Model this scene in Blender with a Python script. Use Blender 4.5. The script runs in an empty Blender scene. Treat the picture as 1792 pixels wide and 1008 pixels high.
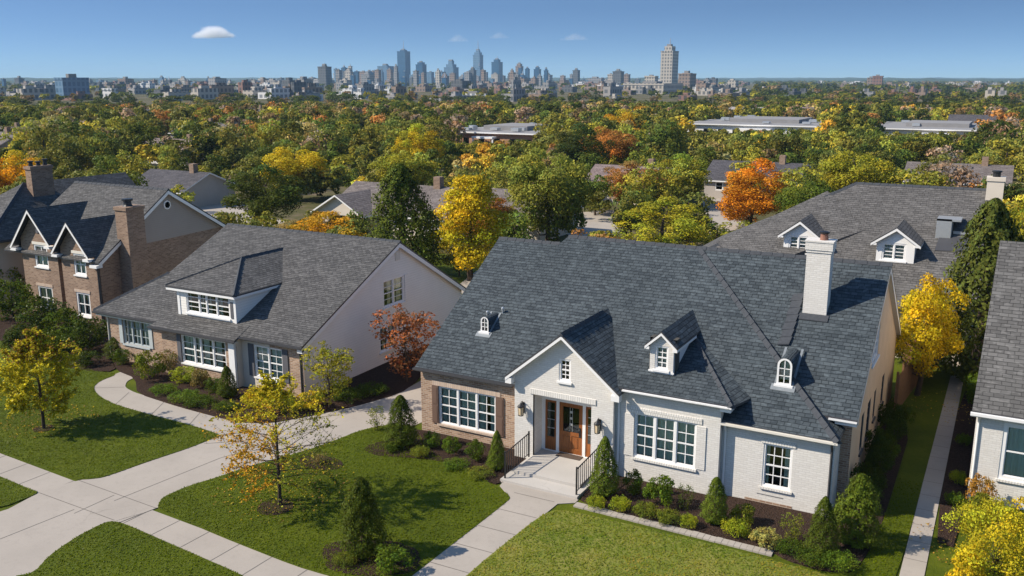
import bpy, bmesh, math, random
import numpy as np
from mathutils import Vector, Matrix

random.seed(11)
RNG = np.random.default_rng(11)
SC = bpy.context.scene
COL = SC.collection
R = math.radians
CAM = Vector((0.0, 0.0, 14.3))
YAW, PITCH, LENS = R(28.6), math.atan(367.0 / 1600.0), 1600.0 * 36.0 / 1792.0

# ------------------------------------------------------------------ materials
def new_mat(name):
    m = bpy.data.materials.new(name)
    m.use_nodes = True
    nt = m.node_tree
    for n in list(nt.nodes):
        nt.nodes.remove(n)
    out = nt.nodes.new('ShaderNodeOutputMaterial')
    return m, nt, out

def N(nt, kind, **kw):
    n = nt.nodes.new(kind)
    for k, v in kw.items():
        if hasattr(n, k):
            setattr(n, k, v)
        else:
            n.inputs[k.replace('_', ' ')].default_value = v
    return n

def L(nt, a, b):
    nt.links.new(a, b)

def rgba(c):
    return (c[0], c[1], c[2], 1.0)

def ramp(nt, fac, stops):
    r = nt.nodes.new('ShaderNodeValToRGB')
    e = r.color_ramp.elements
    while len(e) < len(stops):
        e.new(0.5)
    for i, (p, c) in enumerate(stops):
        e[i].position = p
        e[i].color = rgba(c) if not isinstance(c, float) else (c, c, c, 1)
    L(nt, fac, r.inputs[0])
    return r.outputs[0]

def math_(nt, op, a, b=None):
    n = nt.nodes.new('ShaderNodeMath')
    n.operation = op
    for i, v in enumerate((a, b)):
        if v is None:
            continue
        if hasattr(v, 'is_linked'):
            L(nt, v, n.inputs[i])
        else:
            n.inputs[i].default_value = v
    return n.outputs[0]

def mixc(nt, fac, a, b, mode='MIX'):
    n = nt.nodes.new('ShaderNodeMix')
    n.data_type = 'RGBA'
    n.blend_type = mode
    for sock, v in ((n.inputs[0], fac), (n.inputs[6], a), (n.inputs[7], b)):
        if hasattr(v, 'is_linked'):
            L(nt, v, sock)
        elif isinstance(v, (int, float)):
            sock.default_value = v
        else:
            sock.default_value = rgba(v)
    return n.outputs[2]

def noise(nt, vec, scale, detail=4.0, rough=0.55):
    n = N(nt, 'ShaderNodeTexNoise', Scale=scale, Detail=detail, Roughness=rough)
    if vec is not None:
        L(nt, vec, n.inputs['Vector'])
    return n.outputs[0]

def coords(nt, which='Object'):
    return nt.nodes.new('ShaderNodeTexCoord').outputs[which]

def bump(nt, h, strength, dist=0.02):
    b = N(nt, 'ShaderNodeBump', Strength=strength, Distance=dist)
    L(nt, h, b.inputs['Height'])
    return b.outputs[0]

def surf(nt, out, col, rough=0.7, spec=0.3, nrm=None, metal=0.0):
    p = N(nt, 'ShaderNodeBsdfPrincipled', Roughness=rough, Metallic=metal)
    p.inputs['Specular IOR Level'].default_value = spec
    if hasattr(col, 'is_linked'):
        L(nt, col, p.inputs['Base Color'])
    else:
        p.inputs['Base Color'].default_value = rgba(col)
    if nrm is not None:
        L(nt, nrm, p.inputs['Normal'])
    L(nt, p.outputs[0], out.inputs[0])
    return p

def plain(name, col, rough=0.6, spec=0.3, var=0.12, scale=6.0, bmp=0.0, metal=0.0):
    m, nt, out = new_mat(name)
    v = coords(nt)
    f = noise(nt, v, scale, 5)
    c = mixc(nt, f, [x * (1 - var) for x in col], [min(1, x * (1 + var)) for x in col])
    surf(nt, out, c, rough, spec, bump(nt, noise(nt, v, scale * 6, 3), bmp) if bmp else None, metal)
    return m

def brick(name, c1, c2, mortar, bw=0.215, rh=0.075, ms=0.01, rough=0.8, bmp=0.5, dirt=0.15, third=None):
    m, nt, out = new_mat(name)
    uv = coords(nt, 'UV')
    b = N(nt, 'ShaderNodeTexBrick', Scale=1.0)
    b.inputs['Brick Width'].default_value = bw
    b.inputs['Row Height'].default_value = rh
    b.inputs['Mortar Size'].default_value = ms
    b.inputs['Mortar Smooth'].default_value = 0.2
    b.inputs['Color1'].default_value = rgba(c1)
    b.inputs['Color2'].default_value = rgba(c2)
    b.inputs['Mortar'].default_value = rgba(mortar)
    L(nt, uv, b.inputs['Vector'])
    n1 = noise(nt, uv, 0.7, 4)
    n2 = noise(nt, uv, 9.0, 3)
    c = mixc(nt, math_(nt, 'MULTIPLY', ramp(nt, n1, [(0.35, 0.0), (0.75, 1.0)]), dirt * 2), b.outputs[0],
             third or [x * 0.72 for x in c1])
    c = mixc(nt, math_(nt, 'MULTIPLY', n2, dirt), c, [x * 0.6 for x in c2])
    h = math_(nt, 'ADD', math_(nt, 'MULTIPLY', b.outputs[1], -1.0), math_(nt, 'MULTIPLY', n2, 0.9))
    surf(nt, out, c, rough, 0.2, bump(nt, h, bmp, 0.012))
    return m

def shingle(name, c1, c2, bw=0.36, rh=0.21, edge=0.35, tint=None):
    """asphalt shingles laid in courses: random tab tones, a dark line under each course, butt edges in the bump"""
    m, nt, out = new_mat(name)
    uv = coords(nt, 'UV')
    warp = N(nt, 'ShaderNodeTexNoise', Scale=1.3, Detail=2.0)
    L(nt, uv, warp.inputs['Vector'])
    add = nt.nodes.new('ShaderNodeVectorMath'); add.operation = 'MULTIPLY_ADD'
    L(nt, warp.outputs[1], add.inputs[0]); add.inputs[1].default_value = (0.12, 0.07, 0); L(nt, uv, add.inputs[2])
    vec = add.outputs[0]
    def bt(w, h, off, ca, cb, ms):
        b = N(nt, 'ShaderNodeTexBrick', Scale=1.0)
        b.offset = off
        b.inputs['Brick Width'].default_value = w
        b.inputs['Row Height'].default_value = h
        b.inputs['Mortar Size'].default_value = ms
        b.inputs['Mortar Smooth'].default_value = 0.3
        b.inputs['Color1'].default_value = rgba(ca); b.inputs['Color2'].default_value = rgba(cb)
        b.inputs['Mortar'].default_value = rgba([x * 0.45 for x in c1])
        L(nt, vec, b.inputs['Vector'])
        return b
    a = bt(bw, rh, 0.37, c1, c2, 0.012)
    k = bt(bw * 1.9, rh, 0.61, (0, 0, 0), (1, 1, 1), 0.0)
    f = ramp(nt, k.outputs[0], [(0.55, 0.0), (0.95, 1.0)])
    mf = nt.nodes.new('ShaderNodeMapping'); mf.inputs['Scale'].default_value = (3.4, 6.5, 1); L(nt, vec, mf.inputs[0])
    fl = ramp(nt, noise(nt, mf.outputs[0], 1.0, 1.5, .5), [(0.56, 0.0), (0.68, 1.0)])
    col = mixc(nt, math_(nt, 'MULTIPLY', f, 0.4), a.outputs[0], [x * 1.5 for x in c2])
    col = mixc(nt, math_(nt, 'MULTIPLY', fl, 0.45), col, [x * 2.0 for x in c2])
    big = noise(nt, uv, 0.25, 4)
    col = mixc(nt, math_(nt, 'MULTIPLY', ramp(nt, big, [(0.3, 0.0), (0.8, 1.0)]), 0.35), col, [x * 0.6 for x in c1])
    fine = noise(nt, uv, 38.0, 2)
    col = mixc(nt, math_(nt, 'MULTIPLY', fine, 0.35), col, [x * 0.5 for x in c1])
    sep = nt.nodes.new('ShaderNodeSeparateXYZ'); L(nt, vec, sep.inputs[0])
    saw = math_(nt, 'FRACT', math_(nt, 'DIVIDE', sep.outputs[1], rh))
    h = math_(nt, 'ADD', math_(nt, 'SUBTRACT', 1.0, saw), math_(nt, 'MULTIPLY', a.outputs[1], -0.5))
    h = math_(nt, 'ADD', h, math_(nt, 'MULTIPLY', k.outputs[0], 0.35))
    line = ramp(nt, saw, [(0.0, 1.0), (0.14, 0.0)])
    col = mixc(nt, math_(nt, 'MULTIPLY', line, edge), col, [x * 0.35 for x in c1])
    surf(nt, out, col, 0.85, 0.25, bump(nt, h, 1.0, 0.03))
    return m

def siding(name, col, rh=0.13):
    m, nt, out = new_mat(name)
    uv = coords(nt, 'UV')
    sep = nt.nodes.new('ShaderNodeSeparateXYZ'); L(nt, uv, sep.inputs[0])
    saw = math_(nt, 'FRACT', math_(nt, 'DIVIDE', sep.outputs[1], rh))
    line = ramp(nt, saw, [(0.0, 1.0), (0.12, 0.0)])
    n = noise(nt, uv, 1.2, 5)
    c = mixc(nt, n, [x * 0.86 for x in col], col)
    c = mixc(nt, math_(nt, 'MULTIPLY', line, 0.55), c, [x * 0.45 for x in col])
    surf(nt, out, c, 0.55, 0.3, bump(nt, math_(nt, 'SUBTRACT', 1.0, saw), 0.5, 0.02))
    return m

def leafmat(name, trans=0.3, gloss=0.05):
    m, nt, out = new_mat(name)
    oi = nt.nodes.new('ShaderNodeObjectInfo')
    at = N(nt, 'ShaderNodeAttribute', attribute_name='tint')
    c = mixc(nt, 1.0, oi.outputs['Color'], at.outputs['Color'], 'MULTIPLY')
    d = N(nt, 'ShaderNodeBsdfDiffuse'); t = N(nt, 'ShaderNodeBsdfTranslucent')
    g = N(nt, 'ShaderNodeBsdfGlossy', Roughness=0.5)
    g.inputs['Color'].default_value = (0.5, 0.5, 0.5, 1)
    L(nt, c, d.inputs[0])
    L(nt, mixc(nt, 0.25, c, (0.3, 0.3, 0.02)), t.inputs[0])
    m1 = N(nt, 'ShaderNodeMixShader', Fac=trans); L(nt, d.outputs[0], m1.inputs[1]); L(nt, t.outputs[0], m1.inputs[2])
    fr = N(nt, 'ShaderNodeLayerWeight', Blend=0.15)
    m2 = nt.nodes.new('ShaderNodeMixShader'); L(nt, math_(nt, 'MULTIPLY', fr.outputs[0], gloss), m2.inputs[0])
    L(nt, m1.outputs[0], m2.inputs[1]); L(nt, g.outputs[0], m2.inputs[2])
    L(nt, m2.outputs[0], out.inputs[0])
    return m

def glassmat(name, tint=(0.80, 0.88, 0.83)):
    m, nt, out = new_mat(name)
    t = N(nt, 'ShaderNodeBsdfTransparent'); t.inputs[0].default_value = rgba(tint)
    g = N(nt, 'ShaderNodeBsdfGlossy', Roughness=0.02); g.inputs[0].default_value = (0.9, 0.95, 1, 1)
    f = N(nt, 'ShaderNodeFresnel', IOR=1.55)
    mx = nt.nodes.new('ShaderNodeMixShader')
    L(nt, math_(nt, 'ADD', math_(nt, 'MULTIPLY', f.outputs[0], 1.2), 0.03), mx.inputs[0])
    L(nt, t.outputs[0], mx.inputs[1]); L(nt, g.outputs[0], mx.inputs[2]); L(nt, mx.outputs[0], out.inputs[0])
    return m

def grassmat(name, dark, mid, light, patch=(0.18, 0.17, 0.06), pf=0.2):
    m, nt, out = new_mat(name)
    v = coords(nt)
    a = noise(nt, v, 0.55, 6, 0.6); b = noise(nt, v, 6.0, 5, 0.65); c = noise(nt, v, 45.0, 3, 0.7)
    col = ramp(nt, a, [(0.3, dark), (0.52, mid), (0.75, light)])
    col = mixc(nt, math_(nt, 'MULTIPLY', ramp(nt, b, [(0.45, 0.0), (0.75, 1.0)]), pf), col, patch)
    col = mixc(nt, math_(nt, 'MULTIPLY', ramp(nt, c, [(0.3, 1.0), (0.62, 0.0)]), 0.55), col, [x * 0.4 for x in dark])
    h = math_(nt, 'ADD', c, b)
    surf(nt, out, col, 0.8, 0.15, bump(nt, h, 0.7, 0.05))
    return m

def concrete(name, col, stain=0.42):
    m, nt, out = new_mat(name)
    v = coords(nt)
    a = noise(nt, v, 0.5, 6, 0.6); b = noise(nt, v, 30.0, 3, 0.6); d = noise(nt, v, 4.0, 5, 0.7)
    c = mixc(nt, ramp(nt, a, [(0.3, 0.0), (0.7, 1.0)]), [x * 0.84 for x in col], col)
    c = mixc(nt, math_(nt, 'MULTIPLY', ramp(nt, d, [(0.5, 0.0), (0.75, 1.0)]), stain), c, [x * 0.62 for x in col])
    c = mixc(nt, math_(nt, 'MULTIPLY', b, 0.22), c, [x * 0.6 for x in col])
    st = N(nt, 'ShaderNodeTexVoronoi', Scale=.45); st.feature = 'DISTANCE_TO_EDGE'
    wv = N(nt, 'ShaderNodeTexNoise', Scale=1.6, Detail=5.0); L(nt, v, wv.inputs['Vector'])
    ad = nt.nodes.new('ShaderNodeVectorMath'); ad.operation = 'MULTIPLY_ADD'; L(nt, wv.outputs[1], ad.inputs[0]); ad.inputs[1].default_value = (.7, .7, 0); L(nt, v, ad.inputs[2]); L(nt, ad.outputs[0], st.inputs['Vector'])
    crack = math_(nt, 'MULTIPLY', ramp(nt, st.outputs['Distance'], [(0.0, 1.0), (0.006, 0.0)]), ramp(nt, noise(nt, v, .35, 3), [(.58, 0.0), (.66, .35)]))
    c = mixc(nt, crack, c, [x * 0.35 for x in col])
    surf(nt, out, c, 0.85, 0.2, bump(nt, b, 0.2, 0.01))
    return m

def mulchmat(name):
    m, nt, out = new_mat(name)
    v = coords(nt)
    vo = N(nt, 'ShaderNodeTexVoronoi', Scale=22.0); L(nt, v, vo.inputs['Vector'])
    n = noise(nt, v, 2.0, 6, 0.7)
    col = mixc(nt, vo.outputs['Color'], (0.028, 0.017, 0.012), (0.085, 0.052, 0.038))
    col = mixc(nt, math_(nt, 'MULTIPLY', n, 0.5), col, (0.03, 0.02, 0.015))
    surf(nt, out, col, 0.95, 0.1, bump(nt, vo.outputs['Distance'], 1.0, 0.05))
    return m

def facade(name, wall, win, cw=3.2, ch=3.4, gap=0.9, rough=0.6, spec=0.3, glassy=False):
    """a tower's front: rows of windows between piers and spandrels"""
    m, nt, out = new_mat(name)
    uv = coords(nt, 'UV')
    b = N(nt, 'ShaderNodeTexBrick', Scale=1.0); b.offset = 0.0
    b.inputs['Brick Width'].default_value = cw; b.inputs['Row Height'].default_value = ch
    b.inputs['Mortar Size'].default_value = gap; b.inputs['Mortar Smooth'].default_value = 0.1
    b.inputs['Color1'].default_value = rgba(win); b.inputs['Color2'].default_value = rgba([x * 1.5 for x in win])
    b.inputs['Mortar'].default_value = rgba(wall)
    L(nt, uv, b.inputs['Vector'])
    n = noise(nt, uv, 0.06, 4)
    c = mixc(nt, math_(nt, 'MULTIPLY', n, 0.4), b.outputs[0], [x * 0.7 for x in wall])
    surf(nt, out, c, rough, spec)
    return m

M = {}
M['brick_brown'] = brick('brown_brick', (0.25, 0.145, 0.092), (0.50, 0.335, 0.225), (0.52, 0.45, 0.37), dirt=0.18, bw=.23, rh=.08)
M['brick_far'] = brick('rosy_brick', (0.20, 0.125, 0.085), (0.37, 0.25, 0.175), (0.37, 0.30, 0.235), dirt=0.2, bw=.26, rh=.09)
M['brick_white'] = brick('white_painted_brick', (0.66, 0.63, 0.585), (0.74, 0.715, 0.67), (0.60, 0.575, 0.53), bw=0.23, rh=0.078, ms=0.009, dirt=0.14, bmp=0.45, third=(0.66, 0.62, 0.56))
M['soldier_white'] = brick('white_soldier_course', (0.72, 0.69, 0.64), (0.79, 0.76, 0.71), (0.5, 0.48, 0.44), bw=0.09, rh=0.34, ms=0.012, dirt=0.1)
M['soldier_tan'] = brick('tan_soldier_course', (0.50, 0.37, 0.28), (0.60, 0.47, 0.37), (0.42, 0.35, 0.29), bw=0.09, rh=0.34, ms=0.012, dirt=0.1)
M['stucco_tan'] = plain('tan_stucco', (0.68, 0.49, 0.32), 0.85, 0.15, 0.12, 1.5, 0.15)
M['stucco_cream'] = plain('cream_stucco', (0.62, 0.55, 0.46), 0.85, 0.15, 0.1, 1.5, 0.1)
M['siding_white'] = siding('white_siding', (0.86, 0.83, 0.77))
M['siding_grey'] = siding('taupe_siding', (0.36, 0.31, 0.27))
M['trim'] = plain('white_trim_paint', (0.80, 0.79, 0.77), 0.45, 0.4, 0.05, 3)
M['trim_cream'] = plain('cream_trim_paint', (0.70, 0.66, 0.58), 0.5, 0.3, 0.06, 3)
M['gutter_dark'] = plain('dark_gutter', (0.06, 0.06, 0.065), 0.4, 0.4, 0.1, 3)
M['shutter_brown'] = siding('brown_shutter_paint', (0.14, 0.085, 0.06), 0.05)
M['shutter_grey'] = siding('grey_shutter_paint', (0.10, 0.10, 0.11), 0.05)
M['shutter_pale'] = siding('pale_shutter_paint', (0.42, 0.46, 0.46), 0.05)
M['roof_main'] = shingle('charcoal_blue_shingles', (0.041, 0.052, 0.060), (0.082, 0.099, 0.108), 0.235, 0.165, 0.7)
M['roof_left'] = shingle('grey_shingles', (0.076, 0.074, 0.072), (0.130, 0.126, 0.121), 0.25, 0.14, 0.4)
M['roof_back'] = shingle('weathered_grey_shingles', (0.098, 0.093, 0.088), (0.142, 0.135, 0.128), 0.30, 0.18, 0.25)
M['roof_right'] = shingle('light_grey_shingles', (0.105, 0.101, 0.095), (0.155, 0.150, 0.142), 0.32, 0.19, 0.45)
M['roof_brown'] = shingle('brown_grey_shingles', (0.15, 0.125, 0.115), (0.21, 0.18, 0.165), 0.4, 0.25, 0.2)
M['cap'] = plain('ridge_cap_shingle', (0.055, 0.06, 0.068), 0.85, 0.2, 0.35, 9, 0.3)
M['glass'] = glassmat('window_glass')
M['glass_dark'] = glassmat('leaded_door_glass', (0.25, 0.28, 0.27))
M['curtain'] = plain('curtain_cloth', (0.80, 0.83, 0.76), 0.9, 0.1, 0.08, 4)
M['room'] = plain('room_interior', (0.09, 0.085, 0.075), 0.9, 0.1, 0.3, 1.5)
M['metal_black'] = plain('black_iron', (0.015, 0.015, 0.016), 0.45, 0.5, 0.1, 8)
M['metal_grey'] = plain('galvanised_metal', (0.55, 0.57, 0.58), 0.35, 0.5, 0.1, 8, 0.0, 0.6)
M['flashing'] = plain('lead_flashing', (0.24, 0.26, 0.27), 0.5, 0.4, 0.25, 8, 0.0, 0.3)
M['lamp_glass'] = plain('amber_lamp_glass', (0.75, 0.58, 0.36), 0.15, 0.5, 0.1, 5)
M['pot'] = plain('clay_pot', (0.24, 0.12, 0.085), 0.8, 0.2, 0.2, 9)
M['concrete'] = concrete('pale_concrete', (0.415, 0.37, 0.32))
M['concrete_step'] = concrete('step_concrete', (0.50, 0.47, 0.43), 0.12)
M['joint'] = plain('joint_dark', (0.16, 0.145, 0.13), 0.9, 0.1, 0.2, 5)
M['asphalt'] = plain('street_asphalt', (0.07, 0.07, 0.072), 0.9, 0.2, 0.2, 4, 0.2)
M['lawn_dark'] = grassmat('deep_green_turf', (0.062, 0.090, 0.003), (0.092, 0.122, 0.004), (0.135, 0.160, 0.008), (0.20, 0.19, 0.02), 0.25)
M['lawn_right'] = grassmat('yellowing_turf', (0.125, 0.18, 0.02), (0.21, 0.235, 0.034), (0.32, 0.29, 0.065), (0.46, 0.37, 0.13), 0.5)
M['mulch'] = mulchmat('bark_mulch')
M['bark'] = plain('tree_bark', (0.075, 0.055, 0.042), 0.95, 0.1, 0.35, 9, 0.6)
M['bark_pale'] = plain('pale_bark', (0.22, 0.17, 0.12), 0.95, 0.1, 0.35, 9, 0.6)
M['leaf'] = leafmat('foliage')
M['needle'] = leafmat('evergreen_foliage', 0.12, 0.03)
M['fence'] = plain('weathered_fence_wood', (0.20, 0.11, 0.06), 0.85, 0.15, 0.35, 7, 0.3)

def door_wood():
    m, nt, out = new_mat('stained_door_wood')
    v = coords(nt)
    mp = nt.nodes.new('ShaderNodeMapping'); mp.inputs['Scale'].default_value = (14, 14, 1.2); L(nt, v, mp.inputs[0])
    n = noise(nt, mp.outputs[0], 2.0, 5, 0.6)
    c = ramp(nt, n, [(0.25, (0.15, 0.045, 0.012)), (0.55, (0.30, 0.10, 0.025)), (0.8, (0.42, 0.17, 0.05))])
    surf(nt, out, c, 0.35, 0.45)
    return m
M['door'] = door_wood()

# ------------------------------------------------------------------ meshes and the objects tree
WORLD = {}

def auto_uv(pts):
    p0 = Vector(pts[0])
    n = Vector((0, 0, 0))
    for i in range(len(pts)):
        a, b = Vector(pts[i]), Vector(pts[(i + 1) % len(pts)])
        n += (a - p0).cross(b - p0)
    if n.length < 1e-9:
        return [(0, 0)] * len(pts)
    n.normalize()
    if abs(n.z) > 0.98:
        return [(p[0], p[1]) for p in pts]
    u = Vector((0, 0, 1)).cross(n).normalized()
    v = n.cross(u)
    return [(Vector(p).dot(u), Vector(p).dot(v)) for p in pts]

class MB:
    def __init__(self):
        self.v, self.f, self.uv, self.m = [], [], [], []
    def face(self, pts, mat=0, uv=None):
        k = len(self.v)
        self.v += [tuple(p) for p in pts]
        self.f.append(tuple(range(k, k + len(pts))))
        self.uv.append(uv or auto_uv(pts)); self.m.append(mat)
    def vbox(self, o, a, b, c, mat=0):
        """a box from a corner and its three edge vectors"""
        o, a, b, c = Vector(o), Vector(a), Vector(b), Vector(c)
        if a.cross(b).dot(c) < 0:
            a, b = b, a
        P = [o, o + a, o + a + b, o + b, o + c, o + a + c, o + a + b + c, o + b + c]
        for q in ((3, 2, 1, 0), (4, 5, 6, 7), (0, 1, 5, 4), (1, 2, 6, 5), (2, 3, 7, 6), (3, 0, 4, 7)):
            self.face([P[i] for i in q], mat)
    def box(self, x0, y0, z0, x1, y1, z1, mat=0):
        self.vbox((x0, y0, z0), (x1 - x0, 0, 0), (0, y1 - y0, 0), (0, 0, z1 - z0), mat)
    def slab(self, pts, th=0.07, mat=0, side=1):
        """a roof plane: the outline given is the top, th is its vertical thickness"""
        pts = [Vector(p) for p in pts]
        nz = sum(((pts[i] - pts[0]).cross(pts[(i + 1) % len(pts)] - pts[0]) for i in range(len(pts))), Vector()).z
        if nz < 0:
            pts = pts[::-1]
        low = [p - Vector((0, 0, th)) for p in pts]
        self.face(pts, mat); self.face(low[::-1], side)
        for i in range(len(pts)):
            j = (i + 1) % len(pts)
            self.face([pts[i], low[i], low[j], pts[j]], side)
    def tube(self, pts, rad, n=6, mat=0, cap=True):
        pts = [Vector(p) for p in pts]
        rings = []
        for i, p in enumerate(pts):
            d = (pts[min(i + 1, len(pts) - 1)] - pts[max(i - 1, 0)]).normalized()
            a = d.cross(Vector((0.31, 0.11, 0.95) if abs(d.z) < 0.9 else (1, 0.2, 0))).normalized(); b = d.cross(a)
            r = rad[i] if isinstance(rad, (list, tuple)) else rad
            rings.append([p + (a * math.cos(2 * math.pi * k / n) + b * math.sin(2 * math.pi * k / n)) * r for k in range(n)])
        for i in range(len(rings) - 1):
            for k in range(n):
                self.face([rings[i][k], rings[i][(k + 1) % n], rings[i + 1][(k + 1) % n], rings[i + 1][k]], mat, [(0, 0), (1, 0), (1, 1), (0, 1)])
        if cap:
            self.face(rings[0][::-1], mat); self.face(rings[-1], mat)
    def lathe(self, c, prof, n=12, mat=0):
        c = Vector(c)
        for (r0, z0), (r1, z1) in zip(prof[:-1], prof[1:]):
            for k in range(n):
                a, b = 2 * math.pi * k / n, 2 * math.pi * (k + 1) / n
                q = [c + Vector((r0 * math.cos(a), r0 * math.sin(a), z0)), c + Vector((r0 * math.cos(b), r0 * math.sin(b), z0)),
                     c + Vector((r1 * math.cos(b), r1 * math.sin(b), z1)), c + Vector((r1 * math.cos(a), r1 * math.sin(a), z1))]
                self.face(q, mat)
    def build(self, name, mats, parent=None, loc=(0, 0, 0), smooth=False, weld=False):
        org = Vector(WORLD[parent.name]) if parent is not None else Vector(loc)
        me = bpy.data.meshes.new(name)
        me.from_pydata([tuple(Vector(p) - org) for p in self.v], [], self.f)
        ul = me.uv_layers.new(name='UVMap')
        flat = [c for uvs in self.uv for uv in uvs for c in uv]
        ul.data.foreach_set('uv', flat)
        for mm in (mats if isinstance(mats, (list, tuple)) else [mats]):
            me.materials.append(M[mm] if isinstance(mm, str) else mm)
        me.polygons.foreach_set('material_index', self.m)
        if smooth or weld:
            bm = bmesh.new(); bm.from_mesh(me); bmesh.ops.remove_doubles(bm, verts=bm.verts, dist=0.0005); bm.to_mesh(me); bm.free()
        if smooth:
            me.polygons.foreach_set('use_smooth', [True] * len(me.polygons))
        me.update()
        ob = bpy.data.objects.new(name, me); COL.objects.link(ob)
        if parent is not None:
            ob.parent = parent
            WORLD[ob.name] = tuple(org)
        else:
            ob.location = loc
            WORLD[ob.name] = tuple(loc)
        return ob

def tag(o, label=None, cat=None, group=None, kind=None):
    for k, v in (('label', label), ('category', cat), ('group', group), ('kind', kind)):
        if v:
            o[k] = v
    return o

def empty(name, loc, label, cat, group=None):
    o = bpy.data.objects.new(name, None); COL.objects.link(o)
    o.location = loc; o.empty_display_size = 0.3
    WORLD[o.name] = tuple(loc)
    return tag(o, label, cat, group)

def copy_tree(o, parent=None):
    c = o.copy(); COL.objects.link(c); c.parent = parent
    for ch in list(o.children):
        copy_tree(ch, c)
    return c

def child_named(o, name):
    for c in o.children:
        if c.name.split('.')[0] == name:
            return c

# ------------------------------------------------------------------ house carpentry
def clip_convex(poly, outline):
    """Sutherland-Hodgman: poly against a convex counter-clockwise outline, both in wall coordinates"""
    out = poly
    for i in range(len(outline)):
        a, b = outline[i], outline[(i + 1) % len(outline)]
        side = lambda p: (b[0] - a[0]) * (p[1] - a[1]) - (b[1] - a[1]) * (p[0] - a[0])
        src, out = out, []
        for j in range(len(src)):
            p, q = src[j], src[(j + 1) % len(src)]
            sp, sq = side(p), side(q)
            if sp >= -1e-9:
                out.append(p)
            if (sp > 1e-9 and sq < -1e-9) or (sp < -1e-9 and sq > 1e-9):
                t = sp / (sp - sq)
                out.append((p[0] + (q[0] - p[0]) * t, p[1] + (q[1] - p[1]) * t))
        if len(out) < 3:
            return []
    return out

FRONT = (Vector((1, 0, 0)), Vector((0, 1, 0)))     # a wall facing the street: along +X, inward +Y
SIDE = (Vector((0, 1, 0)), Vector((-1, 0, 0)))     # a wall facing +X: along +Y, inward -X
SIDE_L = (Vector((0, -1, 0)), Vector((1, 0, 0)))   # a wall facing -X
BACK = (Vector((-1, 0, 0)), Vector((0, -1, 0)))

def at(o, ax, u, d, z):
    return Vector(o) + ax[0] * u + ax[1] * d + Vector((0, 0, z))

def wall(mb, o, ax, outline, holes=(), rev=0.11, mat=0, room=1, deep=0.9):
    us = sorted({p[0] for p in outline} | {h[0] for h in holes} | {h[2] for h in holes})
    zs = sorted({p[1] for p in outline} | {h[1] for h in holes} | {h[3] for h in holes})
    for u0, u1 in zip(us[:-1], us[1:]):
        for z0, z1 in zip(zs[:-1], zs[1:]):
            cu, cz = (u0 + u1) / 2, (z0 + z1) / 2
            if any(h[0] < cu < h[2] and h[1] < cz < h[3] for h in holes):
                continue
            pg = clip_convex([(u0, z0), (u1, z0), (u1, z1), (u0, z1)], outline)
            if pg:
                mb.face([at(o, ax, u, 0, z) for u, z in pg], mat, [(u, z) for u, z in pg])
    for (u0, z0, u1, z1) in holes:
        for (a, b) in (((u0, z0), (u1, z0)), ((u1, z0), (u1, z1)), ((u1, z1), (u0, z1)), ((u0, z1), (u0, z0))):
            mb.face([at(o, ax, a[0], 0, a[1]), at(o, ax, b[0], 0, b[1]), at(o, ax, b[0], rev, b[1]), at(o, ax, a[0], rev, a[1])], mat)
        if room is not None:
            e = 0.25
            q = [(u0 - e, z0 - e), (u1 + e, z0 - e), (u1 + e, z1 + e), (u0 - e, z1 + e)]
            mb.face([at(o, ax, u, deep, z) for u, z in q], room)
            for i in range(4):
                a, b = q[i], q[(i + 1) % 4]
                mb.face([at(o, ax, a[0], rev + 0.02, a[1]), at(o, ax, b[0], rev + 0.02, b[1]), at(o, ax, b[0], deep, b[1]), at(o, ax, a[0], deep, a[1])], room)

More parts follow.
